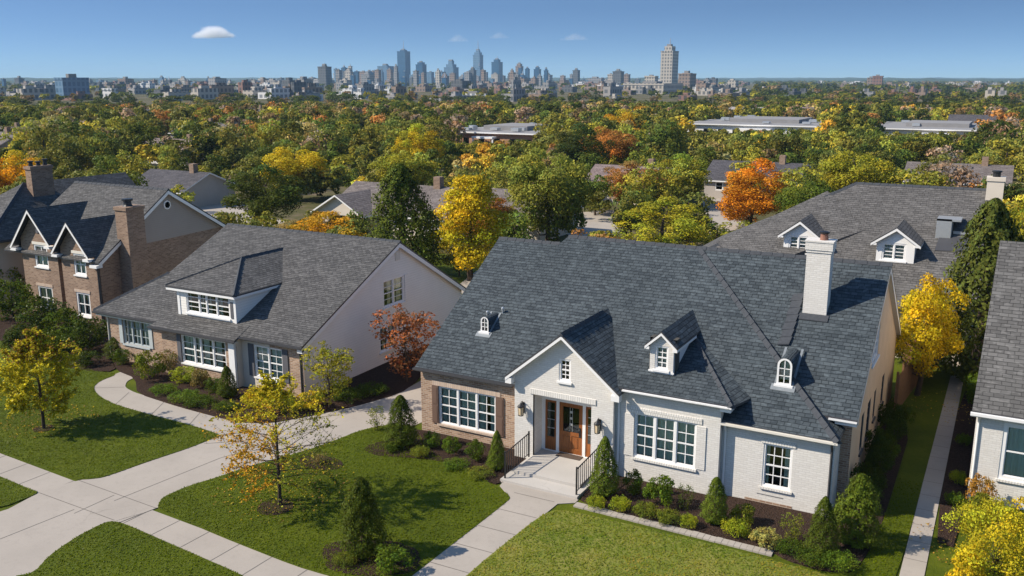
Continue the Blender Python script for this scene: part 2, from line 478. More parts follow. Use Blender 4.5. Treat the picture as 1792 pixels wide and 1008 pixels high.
def window(house, o, ax, u0, z0, u1, z1, units=(1,), grid=(2, 2), frame=0.058, mull=0.075, d=0.05, sill=True, mat='trim',
           curtain=0.5, hung=True, sill_mat=None, label=None, parent_name='window', mun=0.028):
    """frame, sashes and glazing bars of one opening; pane, sill and curtain hang below it"""
    mb, gl, cu = MB(), MB(), MB()
    U, I = ax
    Zv = Vector((0, 0, 1))
    def bar(a0, b0, a1, b1, dd, th):
        mb.vbox(at(o, ax, a0, dd, b0), U * (a1 - a0), I * th, Zv * (b1 - b0))
    # casing
    bar(u0, z0, u0 + frame, z1, d - 0.03, 0.09); bar(u1 - frame, z0, u1, z1, d - 0.03, 0.09)
    bar(u0 + frame, z1 - frame, u1 - frame, z1, d - 0.03, 0.09); bar(u0 + frame, z0, u1 - frame, z0 + frame, d - 0.03, 0.09)
    W = u1 - u0 - 2 * frame - mull * (len(units) - 1)
    tot = float(sum(units)); a = u0 + frame
    rnd = random.Random(int(abs(o[0] * 77 + u0 * 31 + z0 * 17)))
    for i, w in enumerate(units):
        b = a + W * w / tot
        if i < len(units) - 1:
            bar(b, z0 + frame, b + mull, z1 - frame, d - 0.025, 0.085)
        s = 0.035
        zb, zt = z0 + frame, z1 - frame
        bar(a, zb, a + s, zt, d + 0.005, 0.05); bar(b - s, zb, b, zt, d + 0.005, 0.05)
        bar(a + s, zt - s, b - s, zt, d + 0.005, 0.05); bar(a + s, zb, b - s, zb + s, d + 0.005, 0.05)
        mid = (zb + zt) / 2
        parts = [(zb + s, zt - s)]
        if hung:
            bar(a + s, mid - 0.025, b - s, mid + 0.025, d, 0.055)
            parts = [(zb + s, mid - 0.025), (mid + 0.025, zt - s)]
        for (p, q) in parts:
            for k in range(1, grid[0]):
                uu = a + s + (b - a - 2 * s) * k / grid[0]
                bar(uu - mun / 2, p, uu + mun / 2, q, d + 0.015, 0.02)
            for k in range(1, grid[1]):
                zz = p + (q - p) * k / grid[1]
                bar(a + s, zz - mun / 2, b - s, zz + mun / 2, d + 0.012, 0.02)
        gl.face([at(o, ax, a + s, d + 0.03, zb + s), at(o, ax, b - s, d + 0.03, zb + s), at(o, ax, b - s, d + 0.03, zt - s), at(o, ax, a + s, d + 0.03, zt - s)])
        if curtain > 0:
            # two hanging drapes with folds, drawn back by different amounts
            for side in (0, 1):
                cw = (b - a) * min(.62, curtain * rnd.uniform(0.5, 1.0))
                c0 = a if side == 0 else b - cw
                n = max(6, int(cw / 0.035))
                prev = None
                for k in range(n + 1):
                    uu = c0 + cw * k / n; dd = d + 0.14 + 0.025 * math.sin(k * 1.9 + i)
                    cur = (at(o, ax, uu, dd, zb - 0.02), at(o, ax, uu, dd, zt))
                    if prev:
                        cu.face([prev[0], cur[0], cur[1], prev[1]])
                    prev = cur
        a = b + mull
    w = mb.build(parent_name, mat, house)
    if label:
        w['label'] = label
    gl.build('pane', 'glass', w)
    if curtain > 0:
        cu.build('curtain', 'curtain', w)
    if sill:
        sb = MB()
        sb.vbox(at(o, ax, u0 - 0.06, -0.07, z0 - 0.08), U * (u1 - u0 + 0.12), I * 0.19, Zv * 0.078)
        sb.build('sill', sill_mat or mat, w)
    return w

def band(house, name, o, ax, u0, z0, u1, z1, mat, proud=0.022):
    mb = MB(); mb.vbox(at(o, ax, u0, -proud, z0), ax[0] * (u1 - u0), ax[1] * (proud + 0.03), Vector((0, 0, z1 - z0)))
    return mb.build(name, mat, house)

def board(mb, p, q, out, h=0.17, t=0.045, drop=0.0, mat=0):
    """a trim board that follows the line p-q, hanging h below it, t thick towards 'out'"""
    p, q = Vector(p) - Vector((0, 0, drop)), Vector(q) - Vector((0, 0, drop))
    mb.vbox(p - Vector((0, 0, h)), q - p, Vector(out) * t, Vector((0, 0, h)), mat)

def cap(mb, p, q, w=0.24, t=0.035, mat=0):
    """ridge or hip cap: overlapping bent shingles along the line"""
    p, q = Vector(p), Vector(q)
    d = q - p; n = max(1, int(d.length / 0.22)); s = Vector((0, 0, 1)).cross(d).normalized() * w / 2
    for i in range(n):
        a = p + d * (i / n); b = p + d * ((i + 1.12) / n)
        lift = Vector((0, 0, 0.012 + 0.012 * (i % 2)))
        a = a + lift; b = b + lift + Vector((0, 0, 0.012)); dn = Vector((0, 0, t + 0.06))
        up = Vector((0, 0, t))
        mb.face([a - s - dn, b - s - dn, b + up, a + up], mat); mb.face([a + up, b + up, b + s - dn, a + s - dn], mat)
        mb.face([b - s - dn, b + s - dn, b + up], mat); mb.face([a + s - dn, a - s - dn, a + up], mat)

def caps(parent, lines, name='ridge_cap'):
    for ln in lines:
        mb = MB(); cap(mb, *ln); mb.build(name, 'cap', parent)

def boards(parent, lines, mat='trim', name='trim_board'):
    for a, k in lines:
        mb = MB(); board(mb, *a, **k); mb.build(name, mat, parent)

def gutter(house, p, q, mat='trim', r=0.055, name='gutter'):
    mb = MB(); p, q = Vector(p), Vector(q)
    d = (q - p).normalized(); s = Vector((0, 0, 1)).cross(d)
    prof = [(-r, 0.0), (-r, -r * 1.3), (-r * 0.5, -r * 1.9), (r * 0.6, -r * 1.9), (r, -r * 1.2), (r, 0.0), (r * 0.8, 0.0), (r * 0.7, -r * 1.1), (-r * 0.7, -r * 1.1), (-r * 0.8, 0)]
    A = [p + s * x + Vector((0, 0, z)) for x, z in prof]; B = [q + s * x + Vector((0, 0, z)) for x, z in prof]
    k = len(prof)
    for i in range(k):
        j = (i + 1) % k
        mb.face([A[i], A[j], B[j], B[i]])
    mb.face(A[::-1]); mb.face(B)
    return mb.build(name, mat, house)

def downspout(house, x, y, z0, z1, mat='trim', ax=FRONT):
    mb = MB()
    U, I = ax
    o = Vector((x, y, 0))
    pts = [o + Vector((0, 0, z1)) - I * 0.10, o + Vector((0, 0, z1 - 0.1)) - I * 0.10, o + Vector((0, 0, z1 - 0.3)) - I * 0.0, o + Vector((0, 0, z0 + 0.18)), o + Vector((0, 0, z0 + 0.05)) - I * 0.16]
    mb.tube(pts, 0.042, 6)
    return mb.build('downspout', mat, house)
# ================================================================== the white brick house in front
H = empty('brick_house', (-12, 33, 0), 'white painted brick house with steep dark slate-blue shingle roof, arched skylight dormers and white chimney', 'house')
EY, RY, RZ = 29.4, 36.45, 7.47           # front eave, ridge line
SF = (RZ - 2.83) / (RY - EY)
fz = lambda y: 2.83 + SF * (y - EY)
# --- walls
w = MB()
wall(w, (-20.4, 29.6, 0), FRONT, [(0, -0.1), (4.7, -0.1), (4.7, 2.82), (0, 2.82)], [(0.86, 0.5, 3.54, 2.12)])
wall(w, (-20.4, 43.5, 0), SIDE_L, [(0, -0.1), (13.9, -0.1), (13.9, 2.82), (7.0, 6.95), (0, 2.75)])
H_w1 = w.build('wall', ['brick_brown', 'room'], H); H_w1['label'] = 'tan brown brick wall of the left wing'
w = MB()
gx = lambda x: 5.24 - 0.83 * abs(x + 13.66)
wall(w, (-15.72, 29.05, 0), FRONT, [(0, -0.1), (4.04, -0.1), (4.04, gx(-11.68) - .1), (2.06, 5.1), (0, gx(-15.72) - .1)],
     [(0.79, 0.24, 3.18, 2.72), (1.85, 3.42, 2.33, 4.28)], room=None)
# the porch recess
wall(w, (-14.93, 29.05, 0), SIDE, [(0.0, 0.2), (0.86, 0.2), (0.86, 2.75), (0, 2.75)])
wall(w, (-12.54, 29.93, 0), SIDE_L, [(0.0, 0.2), (0.88, 0.2), (0.88, 2.75), (0, 2.75)])
w.face([(-14.93, 29.05, 2.72), (-12.54, 29.05, 2.72), (-12.54, 29.9, 2.72), (-14.93, 29.9, 2.72)])
wall(w, (-15.72, 29.62, 0), SIDE_L, [(0, -0.1), (0.57, -0.1), (0.57, 3.4), (0, 3.4)])
wall(w, (-11.68, 29.05, 0), SIDE, [(0, -0.1), (0.3, -0.1), (0.3, 3.4), (0, 3.4)])
wall(w, (-14.05, 29.6, 3.2), FRONT, [(0, 0), (0.85, 0), (0.85, 1.3), (0, 1.3)], mat=1)
wall(w, (-11.68, 29.3, 0), FRONT, [(0, -0.1), (3.84, -0.1), (3.84, 3.46), (0, 3.46)], [(0.72, 0.92, 3.02, 2.62)])
wall(w, (-7.84, 29.3, 0), SIDE, [(0, -0.1), (0.32, -0.1), (0.32, 3.4), (0, 3.4)])
wall(w, (-7.84, 29.6, 0), FRONT, [(0, -0.1), (3.73, -0.1), (3.73, 2.8), (0, 2.8)], [(1.44, 0.68, 2.41, 2.26)])
wall(w, (-4.11, 29.6, 0), SIDE, [(0, -0.1), (1.4, -0.1), (1.4, 2.8), (0, 2.8)])
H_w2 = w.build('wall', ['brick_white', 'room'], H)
w = MB()
wall(w, (-4.2, 30.75, 0), FRONT, [(0, -0.1), (0.42, -0.1), (0.42, 3.3), (0, 3.3)], mat=2)
cz = lambda y: RZ - 0.69 * (RY - y) if y < RY else RZ - 0.63 * (y - RY)
side_holes = [(34.6 - 30.75, 3.95, 36.35 - 30.75, 5.2), (33.1 - 30.75, 1.05, 33.75 - 30.75, 2.5), (34.6 - 30.75, 1.1, 35.5 - 30.75, 2.5),
              (36.4 - 30.75, 1.2, 37.0 - 30.75, 2.4), (38.8 - 30.75, 1.0, 39.6 - 30.75, 2.3)]
wall(w, (-3.78, 30.75, 0), SIDE, [(0, -0.1), (12.6, -0.1), (12.6, cz(43.35) - .1), (RY - 30.75, RZ - .12), (0, cz(30.75) - .1)], side_holes)
wall(w, (-3.78, 43.35, 0), BACK, [(0, -0.1), (16.6, -0.1), (16.6, 3.0), (0, 3.0)])
H_w3 = w.build('wall', ['stucco_tan', 'room', 'brick_brown'], H); H_w3['label'] = 'tan stucco gable wall facing the side path'
# --- windows of the front
o1 = (-20.4, 29.6, 0)
window(H, o1, FRONT, 0.86, 0.5, 3.54, 2.12, units=(1, 1, 1), grid=(2, 2), curtain=0.55, sill_mat='soldier_tan', d=0.05)
band(H, 'lintel', o1, FRONT, 0.55, 2.12, 3.75, 2.33, 'soldier_tan')
for a, b in ((0.56, 0.85), (3.55, 3.9)):
    s = MB(); s.vbox(at(o1, FRONT, a, -0.05, 0.5), (b - a, 0, 0), (0, 0.05, 0), (0, 0, 1.62))
    for zz in (0.56, 1.34):
        s.vbox(at(o1, FRONT, a + 0.05, -0.062, zz), (b - a - 0.1, 0, 0), (0, 0.012, 0), (0, 0, 0.7))
    s.build('shutter', 'shutter_brown', H)
og = (-15.72, 29.05, 0)
window(H, og, FRONT, 1.85, 3.42, 2.33, 4.28, grid=(2, 2), curtain=0, hung=True, frame=0.055, sill_mat='trim')
band(H, 'lintel', og, FRONT, 0.66, 2.72, 3.36, 2.93, 'soldier_white', 0.03)
om = (-11.68, 29.3, 0)
window(H, om, FRONT, 0.72, 0.92, 3.02, 2.62, units=(1, 1, 1), grid=(2, 2), curtain=1.0, sill_mat='soldier_white', mull=0.085)
band(H, 'lintel', om, FRONT, 0.55, 2.62, 3.2, 2.82, 'soldier_white', 0.03)
for a, b in ((0.36, 0.71), (3.03, 3.36)):
    s = MB(); s.vbox(at(om, FRONT, a, -0.03, 0.95), (b - a, 0, 0), (0, 0.03, 0), (0, 0, 1.6)); s.build('brick_panel', 'brick_white', H)
orr = (-7.84, 29.6, 0)
window(H, orr, FRONT, 1.44, 0.68, 2.41, 2.26, grid=(3, 2), curtain=0.3, sill_mat='soldier_white')
band(H, 'lintel', orr, FRONT, 1.36, 2.26, 2.5, 2.42, 'soldier_white', 0.03)
ms = MB(); ms.vbox(at(orr, FRONT, 1.3, -0.006, 0.36), (.9, 0, 0), (0, 0.03, 0), (0, 0, 0.025)); ms.build('crawl_hatch', 'shutter_grey', H)
ms = MB(); ms.vbox(at(orr, FRONT, .9, -0.012, -.05), (1.6, 0, 0), (0, 0.03, 0), (0, 0, 0.2)); ms.build('footing', 'brick_brown', H)
os_ = (-3.78, 30.75, 0)
for i, h in enumerate(side_holes):
    window(H, os_, SIDE, *h, units=(1, 1) if i == 0 else (1,), grid=(2, 2), curtain=0, sill=True, mat='gutter_dark' if i else 'trim')
# --- the entrance
D = MB()
oe = (0, 29.86, 0)
def dbox(mb, x0, z0, x1, z1, d0, d1, mat=0):
    mb.box(x0, 29.86 + d0, z0, x1, 29.86 + d1, z1, mat)
fr = MB()
for x0, x1 in ((-14.93, -14.80), (-14.32, -14.20), (-13.22, -13.10), (-12.66, -12.54)):
    dbox(fr, x0, 0.24, x1, 2.3, -0.05, 0.06)
dbox(fr, -14.93, 2.3, -12.54, 2.72, -0.05, 0.05); dbox(fr, -14.8, 0.2, -12.66, 0.27, -0.09, 0.05)
fr.build('door_frame', 'trim', H)
door = MB()
dx0, dx1, dz0, dz1 = -14.2, -13.22, 0.27, 2.3
for a, b, c, e in ((dx0, dz0, dx0 + .15, dz1), (dx1 - .15, dz0, dx1, dz1), (dx0 + .15, dz1 - .16, dx1 - .15, dz1), (dx0 + .15, dz0, dx1 - .15, dz0 + .2), (dx0 + .15, 1.0, dx1 - .15, 1.14)):
    dbox(door, a, b, c, e, -0.03, 0.03)
for a, b in ((dx0 + .15, dx0 + .46), (dx1 - .46, dx1 - .15)):
    dbox(door, a, .47, b, 1.0, -0.005, 0.02); dbox(door, a + .06, .53, b - .06, .94, -0.022, 0.0)
dbox(door, dx0 + .46, .47, dx1 - .46, 1.0, -0.028, 0.02)
dr = door.build('door', 'door', H)
g = MB(); dbox(g, dx0 + .15, 1.14, dx1 - .15, dz1 - .16, 0.0, 0.012); g.build('door_glass', 'glass_dark', dr)
c = MB()
for xx in (-0.05, 0.05):
    dbox(c, -13.71 + xx - .006, 1.16, -13.71 + xx + .006, 2.12, -0.012, 0.0)
for zz in (1.4, 1.65, 1.9):
    dbox(c, -13.77, zz, -13.65, zz + .09, -0.014, 0.0)
c.build('leaded_ornament', 'metal_grey', dr)
c = MB(); c.tube([(-13.33, 29.79, 1.05), (-13.33, 29.77, 1.1), (-13.33, 29.77, 1.3), (-13.33, 29.8, 1.34)], 0.016, 6); c.box(-13.37, 29.815, 1.0, -13.29, 29.83, 1.38)
c.build('door_handle', 'metal_black', dr)
for x0, x1 in ((-14.8, -14.32), (-13.1, -12.66)):
    s = MB()
    for a, b, c_, e in ((x0, .27, x0 + .08, 2.3), (x1 - .08, .27, x1, 2.3), (x0 + .08, 2.2, x1 - .08, 2.3), (x0 + .08, .27, x1 - .08, .8)):
        dbox(s, a, b, c_, e, -0.02, 0.03)
    sl = s.build('sidelight', 'door', H)
    s = MB(); dbox(s, x0 + .08, .8, x1 - .08, 2.2, 0.0, 0.01); s.build('pane', 'glass', sl)
    s = MB()
    for zz in (1.15, 1.5, 1.85):
        dbox(s, x0 + .08, zz, x1 - .08, zz + .02, -0.012, 0.0)
    s.build('glazing_bar', 'metal_grey', sl)
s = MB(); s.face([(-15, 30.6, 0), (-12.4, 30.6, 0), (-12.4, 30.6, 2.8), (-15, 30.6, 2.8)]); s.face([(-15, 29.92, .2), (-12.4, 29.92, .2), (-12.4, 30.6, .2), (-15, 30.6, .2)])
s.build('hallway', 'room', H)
# --- roof
ro = MB()
lz = lambda y: 2.83 + (7.1 - 2.83) / (RY - EY) * (y - EY)
ro.slab([(-20.55, EY, 2.83), (-16.0, EY, 2.83), (-16.0, RY, 7.1), (-20.55, RY, 7.1)], 0.09)
ro.slab([(-20.55, RY, 7.1), (-16.0, RY, 7.1), (-16.0, 43.7, 2.75), (-20.55, 43.7, 2.75)], 0.09)
ro.slab([(-20.53, EY - 0.002, 2.834), (-4.0, EY - 0.002, 2.834), (-11.0, RY, RZ), (-17.0, RY, RZ)], 0.09)
ro.face([(-20.5, EY, 2.83), (-17.0, RY, RZ - .05), (-17.0, RY, 6.9)], 1); ro.face([(-17.0, RY, RZ - .05), (-17.0, RY, 6.9), (-17.0, 43.7, 2.6)], 1)
ro.slab([(-4.0, EY, 2.83), (-4.0, 32.2, 2.83), (-11.0, RY, RZ)], 0.09)
ro.slab([(-11.6, 30.4, cz(30.4)), (-3.6, 30.4, cz(30.4)), (-3.6, RY, RZ), (-11.6, RY, RZ)], 0.10)
ro.slab([(-17.0, RY, RZ), (-3.6, RY, RZ), (-3.6, 43.7, cz(43.7)), (-17.0, 43.7, cz(43.7))], 0.10)
# the raised middle bay with its own hip
A0 = (-7.42, 29.08, 3.54)
ro.slab([(-12.6, 29.08, 3.54), A0, (-10.07, 32.66, fz(32.66) + .01), (-13.6, 32.66, fz(32.66) + .01)], 0.09)
ro.slab([A0, (-7.12, 30.35, fz(30.35) + .03), (-10.07, 32.66, fz(32.66) + .012)], 0.09)
# entry gable
pk, el, er = (-13.66, 5.30), (-15.98, 3.375), (-11.36, 3.39)
yb = 33.15
ro.slab([(el[0], 28.75, el[1]), (pk[0], 28.75, pk[1]), (pk[0], yb, pk[1]), (el[0], yb, el[1])], 0.08)
ro.slab([(er[0], 28.75, er[1]), (pk[0], 28.75, pk[1]), (pk[0], yb, pk[1]), (er[0], yb, er[1])], 0.08)
H_roof = ro.build('roof', ['roof_main', 'gutter_dark'], H)
caps(H_roof, [((-20.55, RY, 7.1), (-17.0, RY, 7.1)), ((-17.0, RY, RZ), (-3.6, RY, RZ)), ((-11.0, RY, RZ), (-4.0, EY, 2.84), 0.3),
     ((-10.07, 32.66, fz(32.66) + .02), A0, 0.3), ((pk[0], 32.6, pk[1]), (pk[0], 28.75, pk[1]), 0.2)])
tr = MB()
boards(H, [(((el[0], 28.75, el[1] - .07), (pk[0], 28.75, pk[1] - .07), (0, 0.05, 0), 0.13), {}), (((er[0], 28.75, er[1] - .07), (pk[0], 28.75, pk[1] - .07), (0, 0.05, 0), 0.13), {}),
           (((-3.6, 30.4, cz(30.4) - .1), (-3.6, RY, RZ - .1), (-0.05, 0, 0), 0.2), {}), (((-3.6, RY, RZ - .1), (-3.6, 43.7, cz(43.7) - .1), (-0.05, 0, 0), 0.2), {})])
# closed soffits of the gable
for e in (el, er):
    x2 = -11.68 if e is er else -15.72
    tr = MB()
    tr.face([(e[0], 28.75, e[1] - .2), (pk[0], 28.75, pk[1] - .2), (pk[0], 29.06, pk[1] - .2), (e[0], 29.06, e[1] - .2)])
    tr.box(min(e[0], x2), 28.76, e[1] - .3, max(e[0], x2), 29.04, e[1] - .09)
    tr.build('soffit', 'trim', H)
tr = MB()
tr.face([(-3.62, RY, RZ - .25), (-3.62, 43.7, cz(43.7) - .25), (-3.8, 43.7, cz(43.7) - .25), (-3.8, RY, RZ - .25)])
tr.build('soffit', 'trim_cream', H)
tr = MB(); tr.box(-4.3, 30.42, cz(30.4) - .25, -3.6, 30.74, cz(30.4) - .11); tr.build('soffit', 'trim', H)
tr = MB(); tr.box(-7.84, 29.1, 3.28, -7.46, 29.6, 3.46); tr.build('soffit', 'trim', H)
gutter(H, (-20.6, EY - .05, 2.8), (-16.0, EY - .05, 2.8), 'gutter_dark'); gutter(H, (-11.36, 29.02, 3.5), (-7.42, 29.02, 3.5), 'trim', .038)
gutter(H, (-7.84, EY - .05, 2.8), (-4.0, EY - .05, 2.8), 'trim_cream'); gutter(H, (-4.5, 30.36, cz(30.4) - .03), (-3.6, 30.36, cz(30.4) - .03), 'trim')
downspout(H, -11.55, 29.27, 0, 3.45); downspout(H, -7.72, 29.57, 0, 2.72); downspout(H, -4.2, 29.57, 0, 2.72, 'gutter_dark')
# --- dormer
dm = MB(); DX0, DX1, DY = -10.74, -9.86, 30.08
az = lambda y: 3.54 + (fz(32.66) - 3.54) / (32.66 - 29.08) * (y - 29.08)
wall(dm, (DX0, DY, 0), FRONT, [(0, 3.5), (.88, 3.5), (.88, 5.06), (.44, 5.42), (0, 5.06)], [(0.19, 4.1, .69, 4.98)], deep=0.5)
wall(dm, (DX1, DY, 0), SIDE, [(0, 3.5), (2.2, 3.5), (2.2, 5.06), (0, 5.06)], mat=2); wall(dm, (DX0, DY + 2.2, 0), SIDE_L, [(0, 3.5), (2.2, 3.5), (2.2, 5.06), (0, 5.06)], mat=2)
dmo = dm.build('dormer', ['brick_white', 'room', 'trim'], H)
window(dmo, (DX0, DY, 0), FRONT, 0.19, 4.1, .69, 4.98, grid=(2, 2), curtain=0.6, sill=True, frame=.05, parent_name='dormer_window')
dr_ = MB(); mx = (DX0 + DX1) / 2
for e in (DX0 - .17, DX1 + .17):
    dr_.slab([(e, DY - .14, 5.0), (mx, DY - .14, 5.56), (mx, 33.7, 5.56), (e, 33.7, 5.0)], 0.06)
dr_.build('dormer_roof', ['roof_main', 'gutter_dark'], dmo)
t = MB()
for e in (DX0 - .17, DX1 + .17):
    board(t, (e, DY - .14, 4.95), (mx, DY - .14, 5.51), (0, .04, 0), .11)
    t.box(min(e, e + (.17 if e < mx else -.17)), DY - .13, 4.84, max(e, e + (.17 if e < mx else -.17)), 32.2, 4.94)
t.box(DX0 - .04, DY - .03, 3.99, DX1 + .04, DY + .02, 4.05)
t.build('dormer_trim', 'trim', dmo)
# --- arched roof lights
def roof_light(x, y, zb, wd, ht, label):
    n = 9
    arch = [(-wd / 2, 0), (wd / 2, 0)] + [(wd / 2 * math.cos(math.pi * k / n), ht - wd / 2 + wd / 2 * math.sin(math.pi * k / n)) for k in range(n + 1)]
    depth = ht / SF
    b = MB()
    P = lambda p, d: (x + p[0], y + d, zb + p[1])
    inn = [(p[0] * .74, wd * .13 + p[1] * (1 - wd * .26 / ht)) for p in arch]
    for i in range(len(arch)):
        j = (i + 1) % len(arch)
        b.face([P(arch[i], 0), P(arch[j], 0), P(inn[j], 0), P(inn[i], 0)])
        b.face([P(inn[i], 0), P(inn[j], 0), P(inn[j], .06), P(inn[i], .06)])
        b.face([P(arch[i], 0), P(arch[i], depth), P(arch[j], depth), P(arch[j], 0)], 1)
    for zz in (.33, .6):
        b.box(x - wd * .37, y - .0, zb + ht * zz, x + wd * .37, y + .03, zb + ht * zz + .02)
    b.box(x - wd * .012 - .008, y, zb + .08, x + wd * .012 + .008, y + .03, zb + ht * .9)
    b.box(x - wd / 2 - .07, y - .08, zb - .06, x + wd / 2 + .07, y + .02, zb + .01)
    r = b.build('roof_light', ['trim', 'roof_main'], H); r['label'] = label
    g = MB(); g.face([P(p, .05) for p in inn]); g.build('pane', 'glass', r)
    g = MB(); g.face([P(p, .25) for p in inn]); g.build('shade', 'curtain', r)
    f = MB()
    f.slab([(x - wd / 2 - .16, y - .2, fz(y - .2) + .03), (x + wd / 2 + .16, y - .2, fz(y - .2) + .03), (x + wd / 2 + .16, y + .02, fz(y + .02) + .03), (x - wd / 2 - .16, y + .02, fz(y + .02) + .03)], .02, 0, 0)
    for s in (-1, 1):
        f.slab([(x + s * wd / 2, y, fz(y) + .03), (x + s * (wd / 2 + .08), y, fz(y) + .03), (x + s * (wd / 2 + .08), y + depth, fz(y + depth) + .03), (x + s * wd / 2, y + depth, fz(y + depth) + .03)], .02, 0, 0)
    f.build('flashing', 'flashing', r)
roof_light(-6.17, 31.0, fz(31.0) + .04, .50, .96, 'arched white roof light low on the right hip')
roof_light(-18.35, 31.3, fz(31.3) + .04, .36, .64, 'small arched white roof light low on the left slope')
for (x, y, h, r) in ((-18.68, 32.1, .12, .035), (-18.05, 32.3, .18, .04)):
    v = MB()
    v.tube([(x, y, fz(y) - .1), (x, y, fz(y) + h), ], r, 8); v.lathe((x, y, fz(y) + h), [(r * 1.7, -.02), (r * 1.7, .04), (0, .09)], 8)
    v.build('vent_pipe', 'metal_grey', H)
# --- chimney
ch = MB(); cx0, cx1, cy0, cy1 = -6.27, -5.42, 34.0, 34.62
ch.box(cx0, cy0, 5.2, cx1, cy1, 8.12); ch.box(cx0 - .03, cy0 - .03, 8.12, cx1 + .03, cy1 + .03, 8.22); ch.box(cx0 - .06, cy0 - .06, 8.22, cx1 + .06, cy1 + .06, 8.5)
ch.box(cx0 - .08, cy0 - .08, 8.5, cx1 + .08, cy1 + .08, 8.56)
cho = ch.build('chimney', 'brick_white', H)
p = MB(); pc = ((cx0 + cx1) / 2 + .1, (cy0 + cy1) / 2, 8.56)
p.lathe(pc, [(.15, 0), (.135, .22), (.135, .24)], 14); p.build('chimney_pot', 'pot', cho)
p = MB(); p.lathe(pc, [(.135, .24), (.18, .25), (.18, .30), (.05, .33), (0, .33)], 14); p.build('cowl', 'metal_black', cho)
f = MB()
for y0, y1 in ((cy0 - .25, cy0 - .002), ):
    f.slab([(cx0 - .2, y0, cz(y0) + .05), (cx1 + .1, y0, cz(y0) + .05), (cx1 + .1, y1, cz(y1) + .05), (cx0 - .2, y1, cz(y1) + .05)], .03, 0, 0)
for k in range(7):
    y0 = cy0 - 1.4 + k * .3
    f.slab([(cx0 - .55 + .05 * (k % 2), y0, cz(y0) + .09), (cx0 - .14, y0 + .05, cz(y0) + .14), (cx0 - .1, y0 + .36, cz(y0 + .36) + .1), (cx0 - .5, y0 + .33, cz(y0 + .33) + .06)], .04, 0, 0)
f.build('chimney_flashing', 'cap', cho)

# the steps, railings, lanterns and doormat are things of their own
st = MB()
st.box(-15.12, 26.82, 0, -12.05, 29.04, .13); st.box(-14.9, 27.5, .13, -12.25, 29.04, .25); st.box(-14.92, 29.04, .1, -12.55, 29.84, .25)
tag(st.build('entry_steps', 'concrete_step', loc=(-13.6, 28, 0)), 'pale concrete entry landing with two wide steps below the wooden door', 'steps')
def railing(x, label):
    r = empty('stair_railing', (x, 28, 0), label, 'railing', 'iron railings of the entry steps')
    y0, y1, z0, z1 = 26.98, 28.85, .13, .25
    for (y, z) in ((y0, z0), (y1, z1)):
        b = MB(); b.box(x - .025, y - .025, z, x + .025, y + .025, z + 1.0); b.lathe((x, y, z + 1.0), [(.035, 0), (.03, .03), (0, .05)], 8); b.build('post', 'metal_black', r)
    for k, h in enumerate((.95, .12)):
        b = MB(); b.tube([(x, y0, z0 + h), (x, y1, z1 + h)], .024 if k == 0 else .016, 6); b.build('rail', 'metal_black', r)
    n = 11
    for k in range(1, n):
        tt = k / n; y = y0 + (y1 - y0) * tt; z = z0 + (z1 - z0) * tt
        b = MB(); b.box(x - .011, y - .011, z + .12, x + .011, y + .011, z + .94); b.build('baluster', 'metal_black', r)
railing(-15.0, 'black iron railing on the left edge of the entry steps, beside the brick wing')
railing(-12.15, 'black iron railing on the right edge of the entry steps, beside a conical evergreen')
def lantern(x, z, label):
    r = empty('wall_lantern', (x, 29.05, z), label, 'lantern', 'lanterns flanking the door')
    b = MB(); b.box(x - .05, 29.01, z + .1, x + .05, 29.05, z + .5); b.tube([(x, 29.02, z + .45), (x, 28.95, z + .56), (x, 28.86, z + .56), (x, 28.84, z + .46)], .016, 6); b.build('bracket', 'metal_black', r)
    b = MB(); b.lathe((x, 28.84, z), [(.05, .0), (.11, .03), (.11, .05)], 8)
    for k in range(6):
        a = k * math.pi / 3
        b.tube([(x + .105 * math.cos(a), 28.84 + .105 * math.sin(a), z + .04), (x + .125 * math.cos(a), 28.84 + .125 * math.sin(a), z + .38)], .009, 4)
    b.lathe((x, 28.84, z), [(.14, .37), (.14, .40), (.06, .47), (.03, .52), (0, .54)], 8); b.build('cage', 'metal_black', r)
    b = MB(); b.lathe((x, 28.84, z), [(0, .05), (.085, .055), (.105, .37), (0, .375)], 10); b.build('lamp_glass', 'lamp_glass', r)
lantern(-15.34, 1.83, 'black wall lantern with amber glass to the left of the wooden front door')
lantern(-12.2, 1.72, 'black wall lantern with amber glass to the right of the wooden front door')
mt = MB(); mt.box(-14.15, 29.42, .252, -13.15, 29.8, .27)
tag(mt.build('doormat', plain('coir_mat', (.10, .075, .06), .95, .05, .3, 30), loc=(-13.65, 29.6, .25)), 'brown doormat lying in front of the wooden front door', 'doormat')

# ================================================================== white and brick house on the left
G = empty('neighbour_house', (-33, 34, 0), 'low house with grey shingle roof, wide three-window dormer and bare white gable side', 'house')
S2 = 0.467
gz = lambda y: 2.6 + S2 * (y - 29.9)
RY2 = 37.6; RZ2 = gz(RY2)
w = MB()
wall(w, (-40.4, 30.2, 0), FRONT, [(0, -.1), (4.5, -.1), (4.5, 2.62), (0, 2.62)], [(1.2, 1.0, 3.1, 2.38)])
wall(w, (-35.95, 29.85, 0), FRONT, [(0, -.1), (5.0, -.1), (5.0, 2.5), (0, 2.5)], [(1.35, .78, 4.3, 2.22)])
wall(w, (-35.95, 30.2, 0), SIDE_L, [(0, -.1), (.35, -.1), (.35, 2.5), (0, 2.5)])
wall(w, (-40.4, 37.6, 0), SIDE_L, [(0, -.1), (7.4, -.1), (7.4, 2.6), (0, 2.6)])
wall(w, (-29.2, 30.2, 0), FRONT, [(.0, -.1), (2.0, -.1), (2.0, 2.62), (.0, 2.62)], [(-.98, .66, .75, 2.2)])
w.build('wall', ['brick_brown', 'room'], G)
w = MB()
wall(w, (-30.97, 30.2, 0), FRONT, [(0, -.1), (1.77, -.1), (1.77, 2.62), (.0, 2.62)], [(.79, .66, 2.52, 2.2)])
